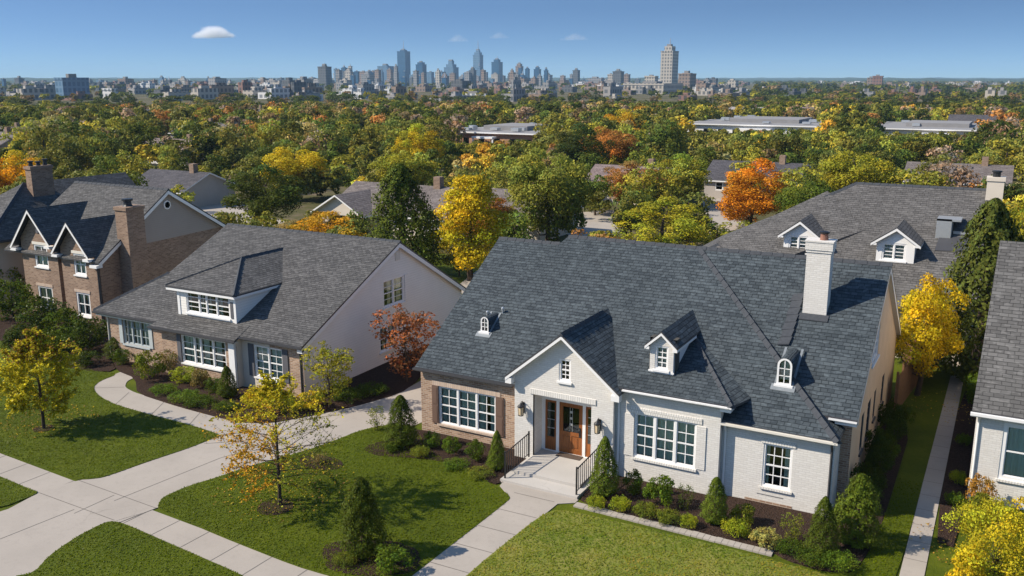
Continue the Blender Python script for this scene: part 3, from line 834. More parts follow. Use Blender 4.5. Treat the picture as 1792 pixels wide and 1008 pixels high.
wall(w, (-30.95, 29.85, 0), SIDE, [(0, -.1), (.35, -.1), (.35, 2.5), (0, 2.5)])
hs = [(36.3 - 30.2, 2.95, 38.1 - 30.2, 4.35), (35.9 - 30.2, .7, 37.3 - 30.2, 2.0)]
wall(w, (-27.2, 30.2, 0), SIDE, [(0, -.1), (13.6, -.1), (13.6, 2.5), (RY2 - 30.2, RZ2 - .1), (0, gz(30.2) - .1)], hs, mat=2)
wall(w, (-27.2, 43.8, 0), BACK, [(0, -.1), (11.8, -.1), (11.8, 2.5), (0, 2.5)], mat=2)
wall(w, (-38.9, 43.8, 0), SIDE_L, [(0, -.1), (13.6, -.1), (13.6, 2.4), (6.2, RZ2 - .15), (0, 2.4)], mat=2)
w.build('wall', ['stucco_cream', 'room', 'siding_white'], G)['label'] = 'white clapboard gable and cream front'
oG = (-40.4, 30.2, 0)
window(G, oG, FRONT, 1.2, 1.0, 3.1, 2.38, units=(1, 1, 1), grid=(2, 3), curtain=1.0, mat='shutter_pale', hung=False)
for a in (.93, 3.12):
    s = MB(); s.vbox(at(oG, FRONT, a, -.04, 1.0), (.25, 0, 0), (0, .04, 0), (0, 0, 1.4)); s.build('shutter', 'shutter_pale', G)
window(G, (-35.95, 29.85, 0), FRONT, 1.35, .78, 4.3, 2.22, units=(1, .45, 1, 1), grid=(1, 2), curtain=0.55)
s = MB(); s.vbox(at((-35.95, 29.85, 0), FRONT, 1.08, -.04, .78), (.25, 0, 0), (0, .04, 0), (0, 0, 1.44)); s.build('shutter', 'shutter_grey', G)
s = MB(); s.box(-31.35, 29.72, 0, -30.98, 29.85, 2.42); s.build('corner_post', 'trim', G)
oG2 = (-30.97, 30.2, 0)
window(G, oG2, FRONT, .79, .66, 2.52, 2.2, units=(1, 1), grid=(2, 2), curtain=0.75)
for a in (.44, 2.54):
    s = MB(); s.vbox(at(oG2, FRONT, a, -.045, .66), (.33, 0, 0), (0, .045, 0), (0, 0, 1.56)); s.build('shutter', 'shutter_grey', G)
for i, h in enumerate(hs):
    window(G, (-27.2, 30.2, 0), SIDE, *h, units=(1, 1), grid=(1, 2), curtain=0.5, d=.03)
s = MB(); s.vbox((-27.19, 38.15, 2.95), (.03, 0, 0), (0, .32, 0), (0, 0, 1.4)); s.build('shutter', 'siding_white', G)
s = MB(); s.vbox((-27.2, 37.4, 5.2), (.03, 0, 0), (0, .42, 0), (0, 0, .5))
for k in range(6):
    s.vbox((-27.17, 37.44, 5.23 + k * .075), (.025, 0, 0), (0, .34, 0), (0, 0, .03))
s.build('gable_vent', 'trim_cream', G)
ro = MB()
ro.slab([(-41.0, 29.9, 2.6), (-27.0, 29.9, 2.6), (-27.0, RY2, RZ2), (-39.0, RY2, RZ2), (-39.05, 33.2, gz(33.2))], .09)
ro.slab([(-41.0, 29.9, 2.6), (-39.05, 33.2, gz(33.2)), (-39.05, 36.0, gz(33.2)), (-41.0, 38.5, 2.6)], .09)
ro.slab([(-39.0, RY2, RZ2), (-27.0, RY2, RZ2), (-27.0, 44.1, 2.42), (-39.0, 44.1, 2.42)], .09)
ro.slab([(-36.45, 29.55, gz(29.55) + .02), (-30.75, 29.55, gz(29.55) + .02), (-30.75, 30.6, gz(30.6) + .02), (-35.7, 30.7, gz(30.7) + .02)], .10)
rG = ro.build('roof', ['roof_left', 'gutter_dark'], G)
caps(rG, [((-39.0, RY2, RZ2), (-27.0, RY2, RZ2)), ((-41.0, 29.9, 2.62), (-39.05, 33.2, gz(33.2) + .02))])
boards(G, [(((-27.0, 29.9, 2.5), (-27.0, RY2, RZ2 - .09), (-.06, 0, 0), .2), {}), (((-27.0, RY2, RZ2 - .09), (-27.0, 44.1, 2.33), (-.06, 0, 0), .22), {})], 'trim', 'rake_board')
tr = MB()
tr.box(-27.3, 29.92, 2.28, -27.0, 30.2, 2.46); tr.build('eave_return', 'trim', G)
gutter(G, (-41.0, 29.85, 2.58), (-36.4, 29.85, 2.58), 'gutter_dark'); gutter(G, (-36.5, 29.5, gz(29.55) - .0), (-30.75, 29.5, gz(29.55) - .0), 'gutter_dark'); gutter(G, (-30.75, 29.85, 2.58), (-27.0, 29.85, 2.58), 'gutter_dark')
downspout(G, -27.35, 30.17, 0, 2.5, 'gutter_dark'); downspout(G, -40.3, 30.17, 0, 2.5, 'trim_cream')
tr = MB(); tr.box(-36.4, 29.6, 2.28, -30.8, 29.84, 2.36); tr.box(-40.9, 29.95, 2.36, -36.4, 30.19, 2.44); tr.build('soffit', 'trim_cream', G)
# dormer
dm = MB(); y0 = 30.6
wall(dm, (-35.4, y0, 0), FRONT, [(0, 2.85), (3.8, 2.85), (3.8, 4.3), (0, 4.3)], [(.52, 3.1, 3.4, 4.2)], deep=.7, mat=0)
wall(dm, (-31.6, y0, 0), SIDE, [(0, 2.8), (3.4, 2.8), (3.4, 4.3), (0, 4.3)]); wall(dm, (-35.4, y0 + 3.4, 0), SIDE_L, [(0, 2.8), (3.4, 2.8), (3.4, 4.3), (0, 4.3)])
dmo = dm.build('dormer', ['siding_white', 'room'], G)
window(dmo, (-35.4, y0, 0), FRONT, .52, 3.1, 3.4, 4.2, units=(1, .55, .8, 1), grid=(1, 2), curtain=.3, parent_name='dormer_window')
e0, e1, ez, yf = -36.0, -31.42, 4.36, 30.38
rp = (-33.55, 33.15, 5.5)
dr_ = MB()
dr_.slab([(e0, yf, ez), (e1, yf, ez), rp], .08)
dr_.slab([(e1, yf, ez), (e1, 34.2, ez), (-33.55, 36.6, 5.5), rp], .08)
dr_.slab([(e0, yf, ez), rp, (-33.55, 36.6, 5.5), (e0, 34.2, ez)], .08)
dro = dr_.build('dormer_roof', ['roof_left', 'gutter_dark'], dmo)
caps(dmo, [((e1, yf, ez + .01), rp, .26), ((e0, yf, ez + .01), rp, .1), (rp, (-33.55, 36.1, 5.5), .22)], 'dormer_cap')
t = MB(); t.box(e0, yf + .01, ez - .2, e1, yf + .05, ez - .05); t.box(e1 - .05, yf + .05, ez - .2, e1 - .01, 33.9, ez - .05); t.box(e0, yf + .05, ez - .2, e1 - .06, y0, ez - .17)
t.box(-35.46, y0 - .03, 2.9, -35.3, y0 + .02, 4.17); t.box(-31.7, y0 - .03, 2.82, -31.56, y0 + .02, 4.17); t.build('dormer_trim', 'trim', dmo)
s = MB(); s.box(-31.92, y0 - .03, 3.15, -31.74, y0 - .0, 3.95); s.build('dormer_shutter', 'shutter_grey', dmo)

# ================================================================== two storey brick house far left
F = empty('gabled_house', (-50, 38, 0), 'two-storey rosy brick house with twin steep front gables and tall brick chimney', 'house')
bz = lambda y: 3.85 + .68 * (y - 34.3)
RY3 = 39.75; RZ3 = bz(RY3)
kk = lambda y: RZ3 - .62 * (y - RY3)
w = MB()
g1 = lambda x: 6.55 - 1.15 * abs(x + 51.96); g2 = lambda x: 6.05 - 1.15 * abs(x + 48.44)
wins = [(-52.28, 3.0, -51.02, 4.38), (-52.35, .3, -50.95, 1.78)]
wall(w, (-53.5, 34.5, 0), FRONT, [(0, -.1), (3.4, -.1), (3.4, g1(-50.1) - .1), (1.54, 6.4), (0, g1(-53.5) - .1)], [(a + 53.5, b, c + 53.5, d) for a, b, c, d in wins])
wins2 = [(-48.62, 2.85, -47.55, 4.15), (-48.72, .33, -47.5, 1.78)]
wall(w, (-49.75, 34.5, 0), FRONT, [(0, -.1), (3.15, -.1), (3.15, g2(-46.6) - .1), (1.31, 5.9), (0, g2(-49.75) - .1)], [(a + 49.75, b, c + 49.75, d) for a, b, c, d in wins2])
wall(w, (-50.1, 34.5, 0), SIDE, [(0, -.1), (.6, -.1), (.6, 4.2), (0, 4.2)]); wall(w, (-49.75, 35.1, 0), SIDE_L, [(0, -.1), (.6, -.1), (.6, 4.2), (0, 4.2)])
wall(w, (-50.1, 34.95, 0), FRONT, [(0, -.1), (.35, -.1), (.35, 4.2), (0, 4.2)])
wall(w, (-46.4, 34.55, 0), SIDE, [(0, -.1), (10.5, -.1), (10.5, kk(45.05) - .1), (9.6, 4.55), (.9, 4.3), (0, 3.8)])
wall(w, (-46.62, 34.5, 0), FRONT, [(0, -.1), (.22, -.1), (.22, 3.8), (0, 3.8)])
wall(w, (-53.5, 40, 0), SIDE_L, [(0, -.1), (5.5, -.1), (5.5, 4.2), (0, 4.2)])
wall(w, (-46.4, 45.0, 0), BACK, [(0, -.1), (8.2, -.1), (8.2, 4.0), (0, 4.0)])
w.build('wall', ['brick_far', 'room'], F)
w = MB(); wall(w, (-46.39, 34.55, 0), SIDE, [(.9, 4.3), (9.6, 4.55), (RY3 - 34.55, RZ3 - .12)]); w.build('gable', 'siding_grey', F)
for (ws, ox) in ((wins, -53.5), (wins2, -49.75)):
    for a, b, c, d in ws:
        window(F, (ox, 34.5, 0), FRONT, a - ox, b, c - ox, d, units=(1,), grid=(2, 1), curtain=.6, frame=.1, mun=.06)
        band(F, 'lintel', (ox, 34.5, 0), FRONT, a - ox - .1, d, c - ox + .1, d + .17, 'trim_cream' if b > 2 else 'soldier_tan', .03)
for xx, zz in ((-51.75, 5.1), (-48.3, 5.0)):
    s = MB(); s.box(xx - .1, 34.46, zz, xx + .1, 34.5, zz + .3); s.build('gable_vent', 'shutter_grey', F)
s = MB(); s.lathe((0, 0, 0), [(0, 0), (.28, 0), (.28, .04), (.2, .05)], 14)
s.v = [(-46.39 + p[2], RY3 + .05 + p[0], 6.55 + p[1]) for p in s.v]; s.build('gable_vent', 'trim', F)
ro = MB()
ro.slab([(-55.0, 34.3, 3.85), (-46.1, 34.3, 3.85), (-46.1, RY3, RZ3), (-55.0, RY3, RZ3)], .09)
ro.slab([(-55.0, RY3, RZ3), (-46.1, RY3, RZ3), (-46.1, 45.4, kk(45.4)), (-55.0, 45.4, kk(45.4))], .09)
for (px, pz, ea, eb, yr) in ((-51.96, 6.62, -54.05, -50.2, 38.6), (-48.44, 6.1, -50.12, -46.72, 37.9)):
    for e in (ea, eb):
        ro.slab([(e, 34.1, pz - 1.15 * abs(e - px)), (px, 34.1, pz), (px, yr, pz), (e, yr, pz - 1.15 * abs(e - px))], .08)
rF = ro.build('roof', ['roof_left', 'gutter_dark'], F)
cp = MB(); cap(cp, (-55, RY3, RZ3), (-46.1, RY3, RZ3)); cp.build('ridge_cap', 'cap', rF)
tr = MB()
for (px, pz, ea, eb) in ((-51.96, 6.62, -54.05, -50.2), (-48.44, 6.1, -50.12, -46.72)):
    for e in (ea, eb):
        ze = pz - 1.15 * abs(e - px)
        boards(F, [(((e, 34.1, ze - .06), (px, 34.1, pz - .06), (0, .06, 0), .2), {})])
        s = .25 if e < px else -.25
        tr = MB(); tr.box(min(e, e + 2.2 * s), 34.1, ze - .3, max(e, e + 2.2 * s), 34.5, ze - .16); tr.build('eave_return', 'trim', F)
boards(F, [(((-46.1, 34.3, 3.75), (-46.1, RY3, RZ3 - .09), (-.06, 0, 0), .22), {}), (((-46.1, RY3, RZ3 - .09), (-46.1, 45.4, kk(45.4) - .09), (-.06, 0, 0), .22), {})])
tr = MB()
tr.box(-46.72, 34.12, 3.5, -46.1, 34.54, 3.66); tr.build('eave_return', 'trim', F)
downspout(F, -46.5, 34.48, 0, 3.6, 'gutter_dark')
ch = MB(); ch.box(-46.38, 35.95, 0, -45.4, 37.2, 6.7); ch.box(-46.44, 35.89, 6.7, -45.34, 37.26, 6.9)
cho = ch.build('chimney', 'brick_far', F)
p = MB(); p.lathe((-45.9, 36.5, 6.9), [(.3, 0), (.24, .1), (.22, .3), (.32, .34), (.32, .44), (0, .46)], 12); p.build('chimney_pot', 'metal_black', cho)
# the wing further left, a neighbour of its own
W = empty('hip_roof_house', (-59, 40, 0), 'house cut by the left edge of the photo, dark hipped roof and dark brick chimney', 'house')
w = MB(); wall(w, (-55.95, 33.8, 0), SIDE, [(0, -.1), (12, -.1), (12, 4.1), (0, 4.1)]); wall(w, (-62.4, 33.8, 0), FRONT, [(0, -.1), (6.45, -.1), (6.45, 4.1), (0, 4.1)])
wall(w, (-62.4, 46, 0), SIDE_L, [(0, -.1), (12, -.1), (12, 4.1), (0, 4.1)])
w.build('wall', ['stucco_cream', 'room'], W)
ro = MB()
ro.slab([(-55.6, 33.5, 4.3), (-55.6, 47, 4.3), (-59, 47, 7.36), (-59, 38.74, 7.36)], .1)
ro.slab([(-62.4, 33.5, 4.3), (-55.6, 33.5, 4.3), (-59, 38.74, 7.36)], .1)
ro.slab([(-62.4, 33.5, 4.3), (-59, 38.74, 7.36), (-59, 47, 7.36), (-62.4, 47, 4.3)], .1)
rW = ro.build('roof', ['roof_left', 'gutter_dark'], W)
cp = MB(); cap(cp, (-55.6, 33.5, 4.31), (-59, 38.74, 7.36), .3); cp.build('hip_cap', 'cap', rW)
gutter(W, (-55.55, 33.5, 4.26), (-55.55, 47, 4.26), 'gutter_dark')
ch = MB(); ch.box(-58.6, 38.7, 5.3, -58.0, 40.3, 8.3); ch.box(-58.66, 38.64, 8.3, -57.94, 40.36, 8.5)
cho = ch.build('chimney', 'brick_far', W)
for k, (yy, hh) in enumerate(((38.95, .35), (39.5, .3), (40.0, .42))):
    p = MB(); p.lathe((-58.3, yy, 8.5), [(.15, 0), (.12, hh - .1), (.2, hh - .08), (.2, hh), (0, hh + .02)], 10); p.build('chimney_pot', 'metal_black', cho)

# ================================================================== grey roofed house behind, on the right
B = empty('dormered_house', (-7, 54, 0), 'long house behind with weathered grey roof, two white gabled dormers and pale end chimney', 'house')
qz = lambda y: 8.19 - .622 * (58 - y)
w = MB(); wall(w, (-17.6, 50, 0), FRONT, [(0, -.1), (16.6, -.1), (16.6, 2.9), (0, 2.9)]); wall(w, (-1.0, 50, 0), SIDE, [(0, -.1), (16, -.1), (16, 2.9), (8, 8.0), (0, 2.9)])
wall(w, (-17.6, 66, 0), SIDE_L, [(0, -.1), (16, -.1), (16, 2.9), (0, 2.9)]); wall(w, (-1, 66, 0), BACK, [(0, -.1), (16.6, -.1), (16.6, 2.9), (0, 2.9)])
w.build('wall', ['stucco_cream', 'room'], B)
ro = MB()
ro.slab([(-18.4, 49.5, qz(49.5)), (-.8, 49.5, qz(49.5)), (-.8, 58, 8.19), (-8.14, 58, 8.19)], .1)
ro.slab([(-18.4, 49.5, qz(49.5)), (-8.14, 58, 8.19), (-18.4, 66.5, qz(49.5))], .1); ro.slab([(-18.4, 66.5, qz(49.5)), (-8.14, 58, 8.19), (-.8, 58, 8.19), (-.8, 66.5, qz(49.5))], .1)
# a lower projecting hip over the left end
ro.slab([(-12.4, 50.2, qz(50.2) + .5), (-6.9, 54.4, qz(54.4) + .02), (-9.6, 57.2, qz(57.2) + .02), (-14.9, 52.6, qz(52.6) + .05)], .3)
rB = ro.build('roof', ['roof_back', 'gutter_dark'], B)
caps(rB, [((-8.14, 58, 8.19), (-.8, 58, 8.19)), ((-18.4, 49.5, qz(49.5)), (-8.14, 58, 8.19), .3)])
def dormer_b(xl, xr, xm, yf, label):
    dm = MB(); zb = qz(yf) - .3; ze, zp = 5.74, 6.48
    dx = xr - xl
    wall(dm, (xl, yf, 0), FRONT, [(0, zb), (dx, zb), (dx, ze), (dx / 2, zp - .1), (0, ze)], [(.28, 4.72, dx - .42, 5.66)], deep=.6)
    wall(dm, (xr, yf, 0), SIDE, [(0, zb), (3, zb), (3, ze), (0, ze)]); wall(dm, (xl, yf + 3, 0), SIDE_L, [(0, zb), (3, zb), (3, ze), (0, ze)])
    d = dm.build('dormer', ['trim', 'room'], B); d['label'] = label
    window(d, (xl, yf, 0), FRONT, .28, 4.72, dx - .42, 5.66, units=(1, 1), grid=(1, 2), curtain=.9, parent_name='dormer_window', frame=.08)
    r = MB(); m = (xl + xr) / 2
    for e in (xl - .3, xr + .3):
        r.slab([(e, yf - .25, ze - .05), (m, yf - .25, zp + .1), (m, yf + 4.2, zp + .1), (e, yf + 4.2, ze - .05)], .07)
    r.build('dormer_roof', ['roof_back', 'gutter_dark'], d)
    t = MB()
    for e in (xl - .3, xr + .3):
        board(t, (e, yf - .25, ze - .1), (m, yf - .25, zp + .04), (0, .05, 0), .15)
        t.box(min(e, e + (.3 if e < m else -.3)), yf - .24, ze - .2, max(e, e + (.3 if e < m else -.3)), yf + 2, ze - .1)
    t.build('dormer_trim', 'trim', d)
dormer_b(-10.95, -9.2, 0, 52.3, 'left dormer, partly behind the white chimney of the front house')
dormer_b(-6.0, -4.1, 0, 52.3, 'right dormer, above the yellow tree')
ch = MB(); ch.box(-1.15, 57.2, 5, -.3, 58.2, 8.75); ch.box(-1.2, 57.15, 8.75, -.25, 58.25, 8.95); cho = ch.build('chimney', 'stucco_cream', B)
p = MB(); p.lathe((-.72, 57.7, 8.95), [(.2, 0), (.2, .25), (.26, .26), (.26, .34), (0, .36)], 10); p.build('chimney_pot', 'metal_black', cho)
s = MB(); yk = 54.2
s.box(-3.3, yk, qz(yk) - .1, -2.55, yk + .08, qz(yk) + 1.05); s.box(-3.3, yk, qz(yk) + .95, -2.1, yk + 1.4, qz(yk) + 1.05); s.box(-2.62, yk + .1, qz(yk) - .1, -2.52, yk + 1.4, qz(yk) + .95)
s.box(-2.45, yk + .3, qz(yk + .3) + .05, -1.4, yk + .45, qz(yk + .3) + .2)
s.build('roof_hatch', 'metal_grey', B)
s = MB(); s.slab([(-3.2, yk - .9, qz(yk - .9) + .04), (-1.3, yk - .8, qz(yk - .8) + .04), (-1.2, yk + .3, qz(yk + .3) + .04), (-3.1, yk, qz(yk) + .04)], .03, 0, 0); s.build('roof_patch', 'gutter_dark', B)

# ================================================================== house at the right edge
K = empty('edge_house', (4, 37, 0), 'white brick house cut by the right edge of the photo, pale grey shingle roof', 'house')
ez = lambda y: 3.3 + .6 * (y - 33.2)
w = MB(); wall(w, (-.17, 33.4, 0), FRONT, [(0, -.1), (9, -.1), (9, 3.2), (0, 3.2)], [(.85, .98, 2.15, 3.0), (3.4, .98, 4.7, 3.0)])
wall(w, (-.17, 48, 0), SIDE_L, [(0, -.1), (14.6, -.1), (14.6, 3.2), (7, 7.8), (0, 3.2)])
w.build('wall', ['brick_white', 'room'], K)
for a in (.85, 3.4):
    window(K, (-.17, 33.4, 0), FRONT, a, .98, a + 1.3, 3.0, units=(1,), grid=(1, 1), curtain=1.1, frame=.12, mat='trim', sill_mat='soldier_white')
ro = MB(); ro.slab([(-.32, 33.2, 3.3), (9, 33.2, 3.3), (9, 41, ez(41)), (-.12, 41, ez(41))], .1); ro.slab([(-.12, 41, ez(41)), (9, 41, ez(41)), (9, 48.8, 3.3), (-.32, 48.8, 3.3)], .1)
ro.build('roof', ['roof_right', 'gutter_dark'], K)
gutter(K, (-.36, 33.14, 3.27), (9, 33.14, 3.27), 'trim', .07)
downspout(K, -.08, 33.36, 0, 3.2, 'trim')
# ------------------------------------------------------------------ leaves, trunks, crowns
def unit(a):
    return a / np.maximum(np.linalg.norm(a, axis=1, keepdims=True), 1e-9)

def leaf_arrays(c, n, size, rng, aspect=0.62, bend=0.12):
    k = len(c)
    t = unit(np.cross(n, rng.normal(size=(k, 3)))); b = np.cross(n, t)
    s = np.asarray(size).reshape(-1, 1) if np.ndim(size) else np.full((k, 1), size)
    j = rng.uniform(0.75, 1.3, (k, 1)) * s; w = j * aspect * rng.uniform(0.8, 1.25, (k, 1))
    v = np.empty((k, 4, 3))
    v[:, 0] = c - t * j * .5; v[:, 1] = c + b * w * .5 - n * j * bend; v[:, 2] = c + t * j * .5; v[:, 3] = c - b * w * .5 - n * j * bend
    return v.reshape(-1, 3)

def quads_mesh(name, verts, tint, mats):
    """tint: one colour per quad"""
    k = len(verts) // 4
    me = bpy.data.meshes.new(name)
    me.vertices.add(len(verts)); me.vertices.foreach_set('co', verts.astype(np.float32).ravel())
    me.loops.add(len(verts)); me.loops.foreach_set('vertex_index', np.arange(len(verts), dtype=np.int32))
    me.polygons.add(k); me.polygons.foreach_set('loop_start', np.arange(0, len(verts), 4, dtype=np.int32))
    me.update(calc_edges=True)
    a = me.attributes.new('tint', 'FLOAT_COLOR', 'POINT')
    t4 = np.ones((len(verts), 4), np.float32); t4[:, :3] = np.repeat(tint, 4, axis=0)
    a.data.foreach_set('color', t4.ravel())
    for m in mats:
        me.materials.append(M[m])
    return me

def tones(k, rng, lo=.62, hi=1.35, hue=.12):
    v = rng.uniform(lo, hi, (k, 1))
    h = rng.normal(0, hue, (k, 1))
    return np.clip(np.hstack([v * (1 + h), v, v * (1 - h)]), .05, 2.5)

def blob_crown(rng, H, Rr, cb, nb, nl, leaf, shape='round', clump=.36, jit=.55, core=True):
    """leaves on the shells of many leaf clumps spread through the crown's volume"""
    zc, hz = H * (1 + cb) / 2, H * (1 - cb) / 2
    cs, rs = [], []
    while len(cs) < nb:
        p = rng.uniform(-1, 1, 3)
        r = np.linalg.norm(p)
        if r > 1 or r < .3:
            continue
        f = 1.0
        z = p[2]
        if shape == 'cone':
            f = max(.12, (1 - (z + 1) / 2) ** .8 * 1.25)
        elif shape == 'oval':
            f = 1 - .25 * z
        elif shape == 'vase':
            f = .78 + .3 * z
        cr = clump * Rr * rng.uniform(.65, 1.25) * (max(.45, f) if shape == 'cone' else 1)
        q = np.array([p[0] * (Rr - cr * .7) * f, p[1] * (Rr - cr * .7) * f, zc + p[2] * (hz - cr * .6)])
        q[:2] += rng.normal(0, Rr * .06, 2)
        cs.append(q); rs.append(cr)
    cs, rs = np.array(cs), np.array(rs)
    bl_t = rng.uniform(.72, 1.22, nb); bl_h = rng.normal(0, .10, nb)
    wts = rs ** 2; wts /= wts.sum()
    idx = rng.choice(nb, nl, p=wts)
    d = unit(rng.normal(size=(nl, 3)) + np.array([0, 0, .35]) + .5 * unit(cs[idx] - np.array([0, 0, zc * .85])))
    pos = cs[idx] + d * (rs[idx] * rng.uniform(.55, 1.06, nl))[:, None] * np.array([1, 1, .8])
    pos[:, 2] = np.maximum(pos[:, 2], .05)
    nrm = unit(d + rng.normal(0, jit, (nl, 3)))
    v = leaf_arrays(pos, nrm, leaf, rng)
    t = tones(nl, rng, .75, 1.25, .06) * bl_t[idx][:, None]
    t[:, 0] *= 1 + bl_h[idx]; t[:, 2] *= 1 - bl_h[idx]
    return v, t, cs, rs

def wood(rng, H, cs, Rt, base=.0, nlimb=14):
    mb = MB()
    top = np.array([rng.normal(0, .04 * H), rng.normal(0, .04 * H), H * .82])
    pts = [np.array([0, 0, -.05])] + [np.array([rng.normal(0, .012 * H), rng.normal(0, .012 * H), H * f]) for f in (.15, .32, .5, .66)] + [top]
    mb.tube(pts, [Rt * 1.25, Rt, Rt * .85, Rt * .65, Rt * .42, Rt * .12], 7)
    order = rng.permutation(len(cs))[:nlimb]
    for i in order:
        c = cs[i]
        z0 = min(max(H * .16, c[2] - .9 * math.hypot(c[0], c[1])), H * .7)
        f = z0 / (H * .82)
        s = pts[0] * (1 - f) + top * f
        m = s * .5 + c * .5 + np.array([0, 0, -.06 * H])
        r = Rt * .42 * (1 - z0 / H)
        mb.tube([s, m, c], [r, r * .65, r * .2], 4, cap=False)
    return mb

VARIANTS = {}
def tree_proto(kind, seed, H, Rr, cb, nb, nl, leaf, shape='round', clump=.36, bark='bark', mat='leaf', nlimb=14, rt=None, jit=.55):
    rng = np.random.default_rng(seed)
    v, t, cs, rs = blob_crown(rng, H, Rr, cb, nb, nl, leaf, shape, clump, jit)
    crown = quads_mesh('crown', v, t, [mat])
    tr = wood(rng, H, cs, rt or H * .022, nlimb=nlimb)
    to = tr.build('trunk', bark)
    trunk = to.data; bpy.data.objects.remove(to)
    VARIANTS[kind] = (crown, trunk, H, Rr)

def put_tree(kind, name, xy, h, width, color, label, cat='tree', group=None, rot=None, z=0.0):
    crown, trunk, H, Rr = VARIANTS[kind]
    r = empty(name, (xy[0], xy[1], z), label, cat, group)
    sxy, sz = width / (2 * Rr), h / H
    r.rotation_euler.z = random.uniform(0, 6.28) if rot is None else rot
    for nm, me, cl in (('trunk', trunk, None), ('crown', crown, color)):
        o = bpy.data.objects.new(nm, me); COL.objects.link(o); o.parent = r; o.scale = (sxy, sxy, sz)
        if cl:
            o.color = (*cl, 1)
    return r

C = dict(dark=(.054, .070, .014), deep=(.080, .102, .015), green=(.122, .158, .020), olive=(.195, .185, .028), ygreen=(.33, .305, .026), lime=(.42, .40, .030),
         yellow=(.62, .46, .02), gold=(.68, .38, .02), orange=(.70, .28, .02), rust=(.46, .20, .045), red=(.44, .12, .03), brown=(.26, .17, .075),
         mauve=(.36, .235, .17), tan=(.45, .34, .12))

# crown patterns for the trees near enough to see limbs
tree_proto('broad', 1, 8, 3.4, .12, 60, 14000, .20, 'round', .30)
tree_proto('broad_b', 2, 8, 3.2, .18, 50, 14000, .20, 'oval', .34)
tree_proto('airy', 3, 8, 3.2, .12, 70, 9000, .18, 'round', .22, nlimb=34)
tree_proto('tall', 4, 9, 2.6, .06, 64, 14000, .20, 'oval', .36)
tree_proto('conifer', 5, 8, 2.3, .02, 80, 11000, .22, 'cone', .30, mat='needle', jit=.8)
tree_proto('maple', 6, 6, 2.0, .06, 64, 14000, .135, 'oval', .30, nlimb=20)
tree_proto('maple_high', 9, 6, 2.0, .15, 60, 13000, .125, 'oval', .30, nlimb=20)
tree_proto('twiggy', 7, 4, 1.6, .08, 60, 2600, .12, 'vase', .22, nlimb=44, rt=.05)
tree_proto('bushy', 8, 3, 1.7, .0, 60, 15000, .075, 'round', .27, nlimb=30, rt=.05)
# shrubs
def cone_proto(kind, seed, H, Rr, nl, leaf, rough, egg, mat):
    # a clipped evergreen: sprays of leaves on an egg-shaped cone with shallow hollows
    rng = np.random.default_rng(seed)
    z = rng.random(nl) ** 1.25; a = rng.uniform(0, 2 * math.pi, nl)
    lump = 1 + rough * (np.sin(a * 3 + z * 9 + seed) * np.sin(z * 17 + a * 2) + .6 * np.sin(a * 7 - z * 23 + 2) + rng.normal(0, .35, nl))
    prof = np.minimum(1, (z / .16) ** .6) * (1 - z) ** egg * 1.12 + .02
    r = Rr * prof * lump * rng.uniform(.80, 1.02, nl)
    pos = np.stack([r * np.cos(a), r * np.sin(a), z * H + .03], 1)
    nrm = unit(np.stack([np.cos(a), np.sin(a), np.full(nl, .35)], 1) + rng.normal(0, .42, (nl, 3)))
    v = leaf_arrays(pos, nrm, leaf, rng, .55)
    t = tones(nl, rng, .7, 1.3, .07) * (.8 + .45 * np.clip((lump[:, None] - 1) / rough * .5 + .4, 0, 1))
    crown = quads_mesh('crown', v, t, [mat])
    tr = MB(); tr.tube([(0, 0, -.05), (0, 0, H * .5), (0, 0, H * .93)], [Rr * .12, Rr * .08, .008], 6)
    for i in range(26):
        zz = H * (.06 + .8 * i / 26); aa = i * 2.4; rr = Rr * .7 * (1 - zz / H)
        tr.tube([(0, 0, zz), (rr * math.cos(aa), rr * math.sin(aa), zz + .12)], [.012, .004], 4, cap=False)
    to = tr.build('trunk', 'bark'); trunk = to.data; bpy.data.objects.remove(to)
    VARIANTS[kind] = (crown, trunk, H, Rr)
cone_proto('big_cone', 28, 8, 2.7, 15000, .20, .28, .62, 'needle')
cone_proto('cone_shrub', 20, 2, .6, 12000, .050, .14, .60, 'needle')
cone_proto('cone_shrub_b', 21, 2, .6, 11000, .053, .18, .52, 'needle')
cone_proto('cone_loose', 22, 2, .62, 8500, .064, .27, .52, 'leaf')
tree_proto('round_shrub', 23, 1, .6, .0, 36, 2600, .060, 'round', .34, jit=.8, nlimb=8, rt=.02)
tree_proto('round_shrub_b', 24, 1, .6, .0, 30, 1900, .070, 'oval', .32, jit=.8, nlimb=12, rt=.02)
tree_proto('spread_shrub', 25, .6, .8, .0, 36, 2400, .060, 'round', .30, jit=.8, nlimb=8, rt=.015)
tree_proto('wispy_shrub', 26, 1.2, .7, .0, 50, 800, .06, 'vase', .22, jit=.9, nlimb=36, rt=.022)

